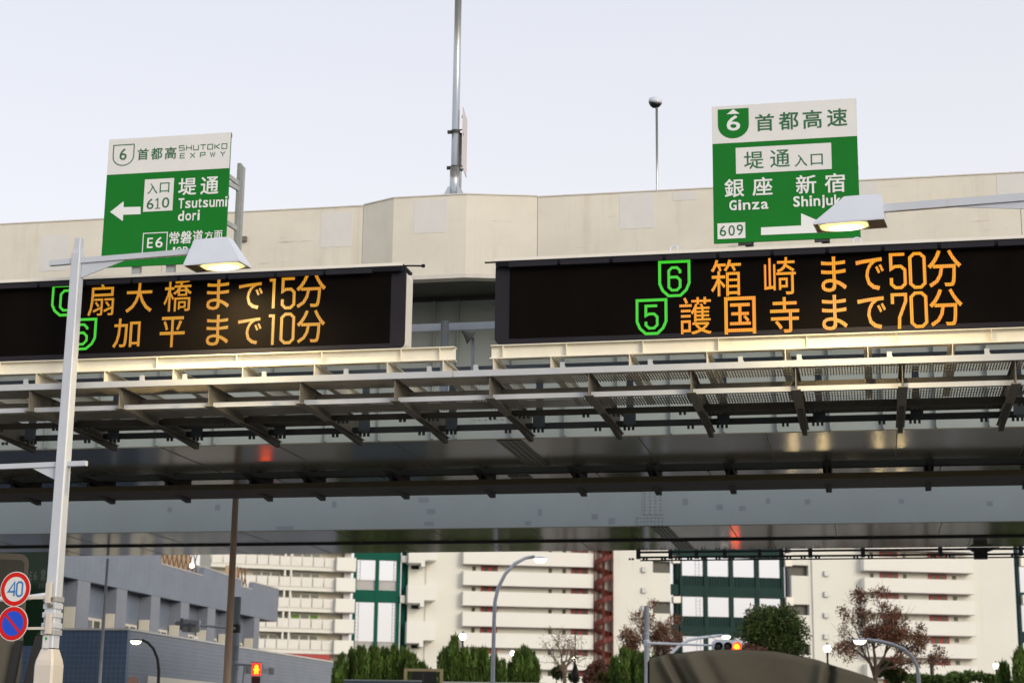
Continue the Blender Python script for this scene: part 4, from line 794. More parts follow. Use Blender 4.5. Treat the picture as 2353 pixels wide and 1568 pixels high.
for i, m in enumerate(('dark_red', 'dark_red', 'glow_red')):
    cx = a0+(a1-a0)*(.19+.315*i); cz = (b0+b1)/2-.01
    lens = MB(fsr).lathe((cx, -.405, cz), [(.22, 0), (.165, .05), (.04, .07)], 18, axis=-fsr.n).build('lens', 'black' if i < 2 else m, ts, smooth=True)
    if i == 2: MB(fsr).lathe((cx, -.475, cz), [(.175, -.03), (.13, .0), (.03, .012)], 16, axis=-fsr.n).build('bulb_glow', 'glow_amber_core', lens)
    v = MB(fsr); n = 14
    for k in range(n):
        q0, q1 = rad(-20+220*k/n), rad(-20+220*(k+1)/n); v.poly([(cx+.245*math.cos(q0), -.402, cz+.245*math.sin(q0)), (cx+.245*math.cos(q1), -.402, cz+.245*math.sin(q1)), (cx+.235*math.cos(q1), -.66, cz+.235*math.sin(q1)), (cx+.235*math.cos(q0), -.66, cz+.235*math.sin(q0))])
    vo = v.build('visor', 'signal_grey', lens); so = vo.modifiers.new('thick', 'SOLIDIFY'); so.thickness = .012
# arched street lamps
def arc_lamp(label, base_px, path_px, head_px, hl, dep, m, r, flip, glow='lamp_warm', group='curved street lamps beyond the viaducts'):
    p = atd(*base_px, dep); t = thing('street_lamp', label, 'street lamp', (p[0], p[1], 0), group); fr = frame_yaw((p[0], p[1], 0), 0)
    pts = [fr.px(x, y) for x, y in path_px]; path = [(0, 0, 0)] + [(a, 0, z) for a, z in pts]
    n = len(path); MB(fr).tube(path, [r*1.15]+[r*(1-.25*i/n) for i in range(n-1)], 10).build('post', m, t, smooth=True)
    ha, hz = fr.px(*head_px); sg = -1 if flip else 1; k = hl
    hd = MB(fr); 
    n0 = 16
    def ell(cx, cz, rx, ry, rz0, name, mm, upper):
        mb = MB(fr); rows = 5; base = 0
        for i in range(rows):
            q = (math.pi/2)*i/(rows-1); 
            for j in range(n0):
                a = 2*math.pi*j/n0; mb.v.append(fr.p(cx+rx*math.cos(q)*math.cos(a), ry*math.cos(q)*math.sin(a), cz+(rz0*math.sin(q) if upper else -rz0*math.sin(q))))
        for i in range(rows-1):
            for j in range(n0): j2 = (j+1) % n0; mb.f.append([i*n0+j, i*n0+j2, (i+1)*n0+j2, (i+1)*n0+j])
        return mb.build(name, mm, t, smooth=True)
    ell(ha, hz, k*.5, k*.24, k*.16, 'lamp_cover', m, True); ell(ha+.02*sg, hz-.006, k*.42, k*.2, k*.26, 'lamp_globe', glow, False)
    return t
arc_lamp('grey curved street lamp in front of the white flats, head at upper right', (1131, 1566), [(1133, 1500), (1135, 1420), (1137, 1380), (1144, 1350), (1160, 1318), (1182, 1294), (1206, 1281), (1228, 1277)], (1240, 1283), .68, 79, 'signal_grey', .09, False)
arc_lamp('black curved street lamp before the blue tiled wall at the left', (366, 1566), [(365, 1540), (362, 1512), (353, 1489), (340, 1475), (326, 1468)], (313, 1471), .6, 82.5, 'black', .073, True)
arc_lamp('white curved street lamp reaching left in front of the bare brown tree', (2111, 1566), [(2110, 1555), (2106, 1528), (2094, 1506), (2076, 1490), (2050, 1479), (2020, 1472), (1990, 1468)], (1976, 1470), .62, 75, 'pole_paint', .085, True)
arc_lamp('white curved street lamp behind the canvas truck, head beside the red signal', (1530, 1580), [(1538, 1512), (1546, 1496), (1560, 1482), (1582, 1469), (1606, 1464), (1640, 1460), (1660, 1458)], (1667, 1460), .54, 92, 'pole_paint', .085, False)
# globe park lamps
def park_lamp(label, x, y, r_px, dep, cap=True):
    p = atd(x, y, dep); r = r_px/F_PX*dep*1.03; t = thing('park_lamp', label, 'park lamp', (p[0], p[1], 0), 'lit globe lamps among the trees')
    MB().tube([(p[0], p[1], 0), (p[0], p[1], p[2]-r*.8)], [.09, .06], 8).build('post', 'black', t, smooth=True)
    MB().lathe(p, [(r*.5, -r*.9), (r*.9, -r*.45), (r, 0), (r*.9, r*.45), (r*.55, r*.8)], 14).build('globe', 'lamp_white', t, smooth=True)
    if cap: MB().lathe(p+u0*r*.82, [(r*.75, 0), (r*.4, r*.35), (r*.08, r*.7)], 12).build('cap', 'dull_steel', t)
park_lamp('lit park lamp above the middle conifer clump', 1063, 1461, 8, 118); park_lamp('lit park lamp between two conifer clumps', 1178, 1499, 6, 125); park_lamp('small lit park lamp inside the bare twiggy tree', 1403-1, 1698, 5, 132) if False else park_lamp('small lit park lamp inside the bare twiggy tree', 1402-0 if False else 1319, 1512+185 if False else 1698-186, 5, 112)
park_lamp('lit park lamp left of the bare brown tree', 1900, 1488, 8.5, 110); park_lamp('lit park lamp above the hedge at the right', 2288, 1528, 7, 120)
# small roofed floodlight post, dark bulb post
p = atd(2141, 1545, 100); t = thing('floodlight', 'dark floodlight tilted on a black post among the shrubs', 'floodlight', (p[0], p[1], 0)); ff = frame_yaw((p[0], p[1], 0), 0); zf = ff.px(2141, 1508)[1]
MB(ff).tube([(0, 0, 0), (0, 0, zf)], .11, 8).build('post', 'black', t); h0, hz0 = ff.px(2132, 1503); h1, hz1 = ff.px(2163, 1516)
MB(ff).bar((h0, -.1, zf+.15), (h1-.1, -.1, zf-.25), .5, .1).build('lamp_head', 'galv_dull', t)
p = atd(1321, 1545, 70); t = thing('marker_post', 'dark bulb topped marker with thin whip rod, before white flats', 'post', (p[0], p[1], 0)); MB().tube([(p[0], p[1], 0), (p[0], p[1], p[2]-.25)], .06, 8).build('post', 'black', t)
zt3 = atd(1321, 1452, 70)[2]; MB().lathe(p, [(.08, -.35), (.15, -.15), (.16, 0), (.1, .2), (.04, .35), (.015, .45)], 12).tube([(p[0], p[1], p[2]+.4), (p[0], p[1], zt3)], .018, 6).build('bulb', 'black', t, smooth=True)
# red disc edge at the bottom
p = atd(305, 1566, 52); t = thing('stop_sign', 'back edge of a dark red round sign at the bottom left', 'traffic sign', (p[0], p[1], 0)); fq = frame_yaw(p, 25)
MB(fq).prism([(.17*math.cos(2*math.pi*k/24), .2*math.sin(2*math.pi*k/24)-.02) for k in range(24)], 0, .03, 't').build('disc', 'dark_red', t); MB().tube([(p[0], p[1], 0), (p[0], p[1], p[2]-.1)], .03, 8).build('post', 'black', t)

# ------------------------------------------------------------------ grey-blue tiled building
cw = atd(299, 1447, 84); XW = cw[0]; YWc = cw[1]; zw_ = cw[2]
tb = thing('tiled_building', 'low grey blue tiled building with long overhanging upper fascia and recessed bays', 'building', (XW-6, YWc+14, 0))
ye = onx(790, 1518, XW)[1]
MB().box(XW-.3, XW, YWc+.01, ye, 0, zw_).build('side_wall', 'tile_low', tb); MB().box(XW-11, XW, YWc-.25, YWc, 0, zw_).build('front_wall', 'tile_blue', tb)
MB().box(XW-.34, XW+.05, YWc-.02, ye+.04, zw_+.003, zw_+.1).box(XW-11, XW+.05, YWc-.29, YWc-.021, zw_+.003, zw_+.1).build('wall_coping', 'fence_white', tb)
q0, q1 = onx(338, 1551, XW), onx(512, 1566, XW); MB().box(XW+.001, XW+.05, q0[1], q1[1], 0, q0[2]).build('white_band', 'white_panel', tb)
mb = MB(Frame((XW+.06, 0, 0), (0, 1, 0), (-1, 0, 0)))
for ch, x0, x1, y0, y1 in (('墨', 563, 571, 1529, 1545), ('田', 572, 580, 1530, 1546), ('ハ', 599, 606, 1531, 1545), ('イ', 607, 613, 1532, 1546), ('館', 616, 628, 1531, 1548)):
    a, b = onx(x0, (y0+y1)/2, XW), onx(x1, (y0+y1)/2, XW); c1, c2 = onx((x0+x1)/2, y1, XW), onx((x0+x1)/2, y0, XW); put_glyph(mb, ch, a[1], b[1], c1[2], c2[2], 0, .02)
mb.build('lettering', 'lamp_inner', tb)
cu_ = atd(140, 1319.4, 97); XU = cu_[0]
def ux(x, y, dx=0):
    q = onx(x, y, XU+dx); return q[1], q[2]
out = [ux(640.4, 1352.6), ux(583, 1337), ux(579.4, 1353), ux(555.5, 1346.8), ux(554.7, 1332), ux(469.5, 1302), ux(466, 1322), ux(370.5, 1294.5), ux(370, 1262), (ux(120, 1319)[0]-4, ux(370, 1262)[1])]
zs = (ux(140, 1319.4)[1]+ux(612.7, 1423.4)[1]+ux(636, 1427)[1])/3; yE = ux(638, 1400)[0]; yS = ux(120, 1319)[0]-4
fas = [(yS, zs), (yE, zs)] + out
fs_o = MB().prism(fas, XU-.35, XU, 's').build('fascia', 'tile_grey', tb)
MB().box(XU-14, XU-.351, yS, yE-.4, zs, zs+.4).build('roof_slab', 'under_paint', tb); MB().box(XU-14, XU-.351, yE-.399, yE, zs, zs+1.6).build('end_parapet', 'tile_grey', tb)
for (xa, ya), (xc, yc) in zip(out[:-1], out[1:]):
    if abs(xa-xc) > .6: 
        mb = MB(); mb.hexa([(XU-.37, xc, yc+.004), (XU+.02, xc, yc+.004), (XU+.02, xa, ya+.004), (XU-.37, xa, ya+.004), (XU-.37, xc, yc+.07), (XU+.02, xc, yc+.07), (XU+.02, xa, ya+.07), (XU-.37, xa, ya+.07)]); mb.build('coping', 'slab_edge', tb)
piers = [(121, 136), (177, 206), (268, 292), (348, 368.5), (417, 436), (479, 497), (529, 545), (587, 599)]
pys = []
for x0, x1 in piers:
    y0_, y1_ = ux(x0, 1380)[0], ux(x1, 1380)[0]; pys.append((y0_, y1_)); MB().box(XU-.9, XU-.02, y0_, y0_+(y1_-y0_), 0, zs-.002).build('pier', 'tile_pier', tb)
MB().box(XU-1.2, XU-.8, yS, yE-2, 0, zs-.002).build('recess_wall', 'tile_grey', tb)
zpan = (onx(165, 1392, XU-.3)[2]+onx(258, 1410, XU-.3)[2])/2
for (a, b), (c, d_) in zip(pys[:-1], pys[1:]):
    zz = zpan; m_ = b+(c-b)*.5
    MB().box(XU-.72, XU-.06, c-.1, c-.004, 0, zz).build('bay_panel', 'white_panel', tb)
    w_ = MB().box(XU-.79, XU-.74, b+.12, c-.32, 0, zz-.35).build('window', 'white_panel', tb); l_ = c-.32-b-.12
    for q in (.05, .37, .69): MB().box(XU-.739, XU-.725, b+.12+l_*q, b+.12+l_*(q+.24), zz-2.2, zz-.5).build('pane', 'dark_pane' if q != .37 else 'window_glass', w_)
q = onx(453, 1449, XU); 
wlp = ux(453, 1321)
vp = MB().box(XU-.0, XU+.12, ux(450, 1320)[0], ux(458, 1320)[0], ux(454, 1326)[1]-4.3, ux(454, 1314)[1]-4.2).build('vent_cover', 'sticker', tb)
# lattice screens and orange backs at the notches
for (xa, ya, xc, yc) in ((370, 1294, 466, 1321), (556, 1346, 579, 1353)):
    p, q = ux(xa, ya), ux(xc, yc); hh = 1.45; mb = MB(); n = max(3, int((q[0]-p[0])/.75)); st_ = (q[0]-p[0])/n
    for k in range(-1, n+1):
        for sg in (1, -1):
            y0_, y1_ = p[0]+(k if sg > 0 else k+1)*st_, p[0]+(k+1 if sg > 0 else k)*st_
            zb0 = p[1]+(q[1]-p[1])*((y0_+y1_)/2-p[0])/(q[0]-p[0]); 
            if y0_ < p[0]-.01 or y1_ < p[0]-.01 or max(y0_, y1_) > q[0]+.01: continue
            mb.bar((XU-.45-.03*sg, y0_, zb0), (XU-.45-.03*sg, y1_, zb0+hh), .06, .06)
    mb.build('lattice_screen', 'lattice', tb); 
    MB().hexa([(XU-1.2, p[0]-.3, p[1]-.5), (XU-1.1, p[0]-.3, p[1]-.5), (XU-1.1, q[0]+.3, q[1]-.5), (XU-1.2, q[0]+.3, q[1]-.5), (XU-1.2, p[0]-.3, p[1]+1.5), (XU-1.1, p[0]-.3, p[1]+1.5), (XU-1.1, q[0]+.3, q[1]+1.5), (XU-1.2, q[0]+.3, q[1]+1.5)]).build('planter_back', 'terracotta', tb)
# roof-top rail near the end
mb = MB(); pr_ = [ux(596, 1330), ux(612, 1337), ux(630, 1344)]
for k in range(5):
    y_ = pr_[0][0]+k*(yE-1-pr_[0][0])/4; mb.tube([(XU-.5, y_, zs+1.2), (XU-.5, y_, zs+2.3)], .025, 6)
mb.tube([(XU-.5, pr_[0][0], zs+2.3), (XU-.5, yE-1, zs+2.2)], .025, 6).build('roof_rail', 'fence_white', tb)
p = atd(441, 1298, 90); MB().lathe(p, [(.03, -.13), (.1, -.07), (.12, 0), (.1, .07), (.03, .13)], 12).build('roof_lamp', 'lamp_warm', tb, smooth=True)
# penthouse canopy behind
p = ux(500, 1300); MB().box(XU-5, XU-2, ux(470, 1300)[0], ux(560, 1310)[0], zs+2.6, zs+3.1).box(XU-4.5, XU-2.5, ux(490, 1300)[0], ux(515, 1310)[0], zs+.4, zs+2.59).build('penthouse', 'tile_grey', tb)

# ------------------------------------------------------------------ housing blocks far behind
DB = 230.
fd = frame_yaw(atd(1000, 1400, DB)*np.array([1, 1, 0]), 8.5)
NF = np.array([0, 0, 1])
def fp(x, y, T=0): return fd.px(x, y, T)
zrow = [fp(1230, y)[1] for y in (1297.5, 1345.5, 1392, 1439, 1487)]; PITCHF = (zrow[0]-zrow[-1])/4
zb_rows = [zrow[0]+PITCHF*k for k in (3, 2, 1)] + zrow + [zrow[-1]-PITCHF, zrow[-1]-2*PITCHF]
ZROOF = zrow[0]+4*PITCHF
def FB(): return MB(fd)
hb = thing('apartment_block', 'central white apartment block with long plain balconies and red doors', 'apartment block', tuple(fd.p(0, 4, 0)))
sL, sR = fp(938, 1400)[0], fp(1500, 1400)[0]
sB0, sB1 = fp(1064, 1350)[0], fp(1363, 1350)[0]; sS0, sS1 = fp(1364, 1350)[0], fp(1408.5, 1350)[0]
T0 = 1.4           # balcony depth in front of the wall plane
FB().box(sL, sS1, T0, 12, 0, ZROOF).build('wall', 'danchi_wall', hb)
FB().box(sS1, sR, .0, 12, 0, ZROOF).build('wall', 'danchi_wall', hb)
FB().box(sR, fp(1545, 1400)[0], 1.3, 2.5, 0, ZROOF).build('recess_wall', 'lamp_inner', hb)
bh = PITCHF*.67
for z in zb_rows:
    b = FB().box(sB0, sB1, .12, T0-.01, z, z+.12).box(sB0, sB1, 0, .12, z, z+bh).box(sB0, sB0+.12, .12, T0-.01, z+.12, z+bh).build('balcony', 'danchi_balcony', hb)
    FB().box(sB0-.02, sB1, -.03, T0-.02, z-.07, z-.002).build('slab_edge', 'slab_edge', b)
    zc_ = z-PITCHF+bh
    for xa, xc in ((1108, 1146), (1316.5, 1355)):
        a, c = fp(xa, 1350)[0], fp(xc, 1350)[0]; dd = FB().box(a, c, T0-.14, T0-.002, z-PITCHF+.12, z-.1).build('door_panel', 'red_panel', hb)
        FB().box(a+(c-a)*.16, a+(c-a)*.42, T0-.16, T0-.141, z-PITCHF+.6, z-.14).box(a+(c-a)*.66, a+(c-a)*.92, T0-.16, T0-.141, z-PITCHF+.6, z-.14).build('pane', 'dark_pane', dd)
    for xa, xc in ((1087, 1095), (1264, 1271.5), (1296, 1304)):
        a, c = fp(xa, 1350)[0], fp(xc, 1350)[0]; FB().box(a, c, T0-.05, T0-.002, zc_+.05, z-.22).build('vent_window', 'dark_pane', hb)
for y in (1307.5, 1355, 1396):
    a, b = fp(1473, y), fp(1482.6, y); FB().box(a[0], b[0], -.4, -.002, a[1]-.35, a[1]+.35).build('vent_hood', 'tin', hb, bevel=.04)
for k in range(-2, 3):
    for y0_, y1_ in ((1286.7, 1314),):
        za_, zb__ = fp(1525, y1_)[1]+k*2*PITCHF, fp(1525, y0_)[1]+k*2*PITCHF; FB().box(sR+.01, fp(1543, 1400)[0], .6, 1.29, zb__, za_+2*PITCHF).build('loggia_wall', 'danchi_wall', hb)
# corner balconies on the left part, slots, downpipe
for k, (y0_, y1_) in enumerate(((1262, 1287), (1343.5, 1378.5), (1435-8, 1470))):
    z0_, z1_ = fp(967, y1_)[1], fp(967, y0_)[1]; a, b = fp(935, 1350)[0], fp(1000, 1350)[0]; m1, m2 = fp(964, 1350)[0], fp(973, 1350)[0]
    if k == 0: z1_ += 1.2
    FB().box(a, b, -1.2, T0-.02, z0_, z1_).box(a, m2, -1.2, T0-.02, z0_-.4, z0_-.002).box(m1, m2, -1.2, T0-.02, z0_-.85, z0_-.401).build('corner_balcony', 'danchi_balcony', hb)
for y in (1299.5, 1343, 1391, 1438, 1482):
    a, b = fp(946.6, y)[0], fp(965, y)[0]; z = fp(956, y)[1]; FB().box(a, b, T0-.03, T0-.002, z-.27, z+.22).build('slot_window', 'black_hole', hb)
a = fp(979, 1350)[0]; FB().box(a, a+.12, T0-.12, T0-.003, 0, ZROOF).build('downpipe', 'slab_edge', hb)
# spiral staircase
ssx = (sS0+sS1)/2; R_ = (sS1-sS0)/2; Tc = T0-R_-.05
sp = thing('spiral_staircase', 'dark red steel spiral staircase on the front of the central white block', 'staircase', tuple(fd.p(ssx, Tc, 0)))
FB().tube([(ssx, Tc, 0), (ssx, Tc, ZROOF)], .17, 10).build('newel', 'spiral_red', sp, smooth=True)
pm = FB()
for k in range(10):
    a = 2*math.pi*k/10; pm.bar((ssx+R_*math.cos(a), Tc+R_*math.sin(a), 0), (ssx+R_*math.cos(a), Tc+R_*math.sin(a), ZROOF), .07)
pm.build('outer_post', 'spiral_red', sp, kind='stuff')
step = FB(); turn = PITCHF; nst = 18; z = 2.; k = 0; ph0 = zrow[0]
while z < ZROOF-.5:
    a0_, a1_ = 2*math.pi*k/nst, 2*math.pi*(k+1)/nst
    p = [(ssx+.15*math.cos(a0_), Tc+.15*math.sin(a0_)), (ssx+R_*.98*math.cos(a0_), Tc+R_*.98*math.sin(a0_)), (ssx+R_*.98*math.cos(a1_), Tc+R_*.98*math.sin(a1_)), (ssx+.15*math.cos(a1_), Tc+.15*math.sin(a1_))]
    step.prism(p, z, z+.1, 'z'); q1, q2 = [(ssx+R_*.94*math.cos(a), Tc+R_*.94*math.sin(a)) for a in (a0_, a1_)]; dz = turn/nst
    step.hexa([p[1]+(z-.1,), p[2]+(z-.1+dz,), q2+(z-.1+dz,), q1+(z-.1,), p[1]+(z+.62,), p[2]+(z+.62+dz,), q2+(z+.62+dz,), q1+(z+.62,)])
    z += turn/nst; k += 1
step.build('flight', 'spiral_red', sp)
FB().box(ssx-R_, ssx-.2, T0-.05, T0-.03, 0, ZROOF).build('mesh_screen', 'screen_grey', sp)
# left block with railed balconies
lb_ = thing('apartment_block', 'left white apartment block with railed balconies, one with green curtains', 'apartment block', tuple(fd.p(fp(650, 1400)[0], 4, 0)))
fL = frame_yaw(atd(811, 1400, DB-3)*np.array([1, 1, 0]), 17)
def lp_(x, y, T=0): return fL.px(x, y, T)
zl_ = [lp_(700, y)[1] for y in (1299, 1346, 1394, 1441.5, 1490)]; PL = (zl_[0]-zl_[-1])/4
LF = lambda: MB(fL)
s_l = lp_(480, 1400)[0]; s_m = lp_(767, 1400)[0]; s_e = 0
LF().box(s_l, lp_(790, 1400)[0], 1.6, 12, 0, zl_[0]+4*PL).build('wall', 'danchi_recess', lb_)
for i, z in enumerate([zl_[0]+PL*k for k in (3, 2, 1)] + zl_ + [zl_[-1]-PL]):
    sl = LF().box(s_l, s_m, .0, 1.59, z-.55, z-.002).build('balcony_slab', 'danchi_wall', lb_); LF().box(s_l, s_m, -.04, -.001, z-.12, z-.04).build('slab_edge', 'slab_edge', sl)
    n = 11; w = (s_m-s_l)/n
    for k in range(n): LF().box(s_l+k*w+.05, s_l+(k+1)*w-.05, .02, .06, z+.02, z+1.16).build('rail_panel', 'danchi_rail', lb_)
    LF().box(s_l, s_m, .0, .09, z+1.165, z+1.21).build('handrail', 'slab_edge', lb_)
    LF().box(s_m+.01, s_e, -1.0, 1.59, z-.45, z+1.2).build('end_balcony', 'danchi_balcony', lb_)
    LF().box(s_m+.01, s_e, -1.02, 1.5, z-.55, z-.452).build('slab_edge', 'slab_edge', lb_)
    LF().box(lp_(790, 1400)[0]+.02, s_e-.3, .6, 10, z+1.22, z+PL-.56).build('corner_window', 'grey_glass', lb_)
    for xa, xc in ((575, 640), (668, 732)):
        a, c = lp_(xa, 1400, 1.6)[0], lp_(xc, 1400, 1.6)[0]; w_ = LF().box(a, c, 1.5, 1.595, z+.1, z+PL-.75).build('window', 'danchi_rail', lb_)
        for q in range(3): LF().box(a+(c-a)*(q/3+.03), a+(c-a)*((q+1)/3-.03), 1.47, 1.499, z+.2, z+PL-.85).build('pane', 'curtain_green' if (i == 6 and xa == 668 and q != 1) else 'window_glass', w_)
    for xa in (646, 660):
        a = lp_(xa, 1400, 1.2)[0]; LF().box(a, a+.22, .1, 1.58, z, z+PL-.56).build('party_wall', 'danchi_balcony', lb_)
z = zl_[-1]-.7; LF().box(lp_(640, 1400)[0], s_m-.3, -.06, -.042, z-.75, z+.1).build('red_band', 'red_panel', lb_)
# green steel link frames
def link(label, xs, ys, m, x_cab, T, panels, cols=.9):
    t = thing('steel_link_frame', label, 'steel frame', tuple(fd.p(fp(xs[0][0], 1400)[0], T, 0)))
    zt_, zb_ = ZROOF-2, 0
    s0_, s1_ = fp(xs[0][0], 1400, T)[0], fp(xs[-1][1], 1400, T)[0]
    for xa, xc in xs:
        a, c = fp(xa, 1400, T)[0], fp(xc, 1400, T)[0]; FB().box(a, c, T, T+.8, zb_, zt_).build('column', m, t)
    for kind, ya, yc in ys:
        za_, zb__ = fp((xs[0][0]+xs[-1][1])/2, yc, T)[1], fp((xs[0][0]+xs[-1][1])/2, ya, T)[1]
        for (xa, xc), (xd, xe) in zip(xs[:-1], xs[1:]):
            a, c = fp(xc, 1400, T)[0]+.005, fp(xd, 1400, T)[0]-.005
            if kind == 'beam': FB().box(a, c, T+.05, T+.75, za_, zb__).build('beam', m, t)
            elif kind == 'spandrel':
                mb = FB(); n = int((c-a)/.35)
                for q in range(n): mb.box(a+q*(c-a)/n, a+(q+.7)*(c-a)/n, T+.2, T+.3, za_, zb__)
                mb.box(a, c, T+.31, T+.36, za_, zb__); mb.build('spandrel_panel', m, t)
            else: FB().box(a, c, T+.4, T+.44, za_, zb__).box(a, c, T+.3, T+.46, zb__+.003, zb__+.12).build('rail_panel', 'grey_glass', t)
    for xl, xr, ya, yc in panels:
        a, c = fp(xl, 1400, T)[0], fp(xr, 1400, T)[0]; za_, zb__ = fp(xl, yc, T)[1], fp(xl, ya, T)[1]; mb = FB().bar((a, T+.5, za_), (a, T+.5, zb__), .07).bar((c, T+.5, za_), (c, T+.5, zb__), .07)
        z_ = za_+.3
        while z_ < zb__: mb.bar((a, T+.5, z_), (c, T+.5, z_), .05); z_ += .45
        mb.build('ladder', 'galv_dull', t)
    for xl, xr, ya, yc in x_cab:
        a, c = fp(xl, 1400, T)[0], fp(xr, 1400, T)[0]; za_, zb__ = fp(xl, yc, T)[1], fp(xl, ya, T)[1]; FB().box(a, c, T-.6, T+.6, za_, zb__).build('cabinet', 'casing_white', t)
    return t
l1 = link('deep green steel link frame between the left and central white blocks', [(810, 816.5), (860, 868.6), (909.6, 918)], [('beam', 1262, 1285), ('beam', 1354, 1382), ('rail', 1333, 1353), ('rail', 1474, 1496), ('beam', 1497, 1525)], 'frame_green', [(919.5, 931, 1276, 1291), (918, 929, 1367, 1384)], .6, [(817.5, 825, 1286, 1333), (903, 909, 1286, 1333), (817, 824, 1382, 1474), (902, 908, 1382, 1474)])
a, c = fp(919, 1400, 3)[0], fp(938.5, 1400, 3)[0]; FB().box(a, c, 2.2, 2.5, 0, ZROOF-2).build('side_cladding', 'frame_green', l1)
l2 = link('dark green steel link frame of window openings between central and right blocks', [(1562.6, 1567.5), (1618, 1626.4), (1677, 1685.8), (1736.6, 1745.5), (1796, 1803)], [('beam', 1255, 1280), ('spandrel', 1323.5, 1346.5), ('beam', 1346.8, 1371), ('spandrel', 1416, 1438.8), ('beam', 1439, 1462), ('spandrel', 1506, 1530)], 'frame_dark', [(1544.5, 1561, 1277, 1293), (1545, 1561.5, 1369, 1384), (1803.5, 1819, 1271, 1300), (1804, 1820, 1371, 1390)], .8, [(1600, 1609, 1281, 1323), (1601, 1610, 1372, 1415), (1601.5, 1610.5, 1463, 1506)])
a, c = fp(1545.5, 1400, 3)[0], fp(1562, 1400, 3)[0]; FB().box(a, c, 2.5, 2.8, 0, ZROOF-2).build('side_cladding', 'frame_dark', l2)
a, c = fp(1803.5, 1400, 3)[0], fp(1821, 1400, 3)[0]; FB().box(a, c, 2.5, 2.8, 0, ZROOF-2).build('side_cladding', 'frame_dark', l2)
for (y0_, y1_) in ((1346.8, 1371), (1439, 1462), (1255, 1280)):
    za_, zb__ = fp(1800, y1_, .8)[1], fp(1800, y0_, .8)[1]; FB().box(fp(1545.5, 1400)[0], fp(1562.4, 1400)[0], .85, 1.5, za_, zb__).build('beam', 'frame_dark', l2)
# right block
rbk = thing('apartment_block', 'right white apartment block with short balconies behind the bare brown tree', 'apartment block', tuple(fd.p(fp(2100, 1400)[0], 4, 0)))
s0_, s1_ = fp(1868, 1400)[0], fp(2333, 1400)[0]
FB().box(s0_, s1_, 0, 8, 0, ZROOF).build('wall', 'danchi_wall', rbk)
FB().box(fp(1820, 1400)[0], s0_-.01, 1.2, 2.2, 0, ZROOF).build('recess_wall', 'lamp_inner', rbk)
FB().box(fp(1861, 1400)[0], s0_-.01, .3, 1.19, 0, ZROOF).build('loggia_pier', 'danchi_wall', rbk)
for k in range(-2, 3):
    za_, zb__ = fp(1840, 1386.5)[1]-k*2*PITCHF*.98, fp(1840, 1321)[1]-k*2*PITCHF*.98; FB().box(fp(1821, 1400)[0], fp(1861, 1400)[0]-.02, .3, 1.19, za_, zb__).build('loggia_wall', 'danchi_wall', rbk)
zr_ = [fp(2100, y)[1] for y in (1313.5, 1361.5, 1409, 1457.5, 1509)]; PR_ = (zr_[0]-zr_[-1])/4; b0s, b1s = fp(1979, 1400)[0], fp(2229, 1400)[0]
for z in [zr_[0]+PR_*k for k in (2, 1)] + zr_ + [zr_[-1]-PR_]:
    b = FB().box(b0s, b1s, -1.5, -1.38, z, z+PR_*.635).box(b0s, b0s+.12, -1.379, -.01, z+.12, z+PR_*.635).box(b1s-.12, b1s, -1.379, -.01, z+.12, z+PR_*.635).box(b0s, b1s, -1.379, -.01, z, z+.119).build('balcony', 'danchi_balcony', rbk)
    FB().box(b0s-.03, b1s+.03, -1.54, -.02, z-.1, z-.002).build('slab_edge', 'slab_edge', b)
    for xa, xc in ((2024, 2065), (2135, 2177)):
        a, c = fp(xa, 1400)[0], fp(xc, 1400)[0]; dd = FB().box(a, c, -.14, -.002, z-PR_+.12, z-.2).build('door_panel', 'red_panel', rbk); FB().box(a+(c-a)*.18, a+(c-a)*.42, -.16, -.141, z-PR_+.5, z-.25).box(a+(c-a)*.64, a+(c-a)*.88, -.16, -.141, z-PR_+.5, z-.25).build('pane', 'dark_pane', dd)
    for xa, xc in ((2001, 2009), (2077, 2085), (2190, 2199)):
        a, c = fp(xa, 1400)[0], fp(xc, 1400)[0]; FB().box(a, c, -.05, -.002, z-PR_*.3, z-.32).build('vent_window', 'dark_pane', rbk)
for y in (1316.5, 1364, 1412, 1461):
    a, b = fp(1891, y), fp(1902, y); FB().box(a[0], b[0], -.4, -.002, a[1]-.35, a[1]+.35).build('vent_hood', 'tin', rbk, bevel=.04)
l3 = link('dark green steel link frame at the right edge beside the white block', [(2340, 2346), (2400, 2408)], [('beam', 1270, 1290), ('beam', 1360, 1385), ('beam', 1450, 1475)], 'frame_dark', [(2346.5, 2362, 1275, 1300), (2347, 2363, 1366, 1388)], .8, [])

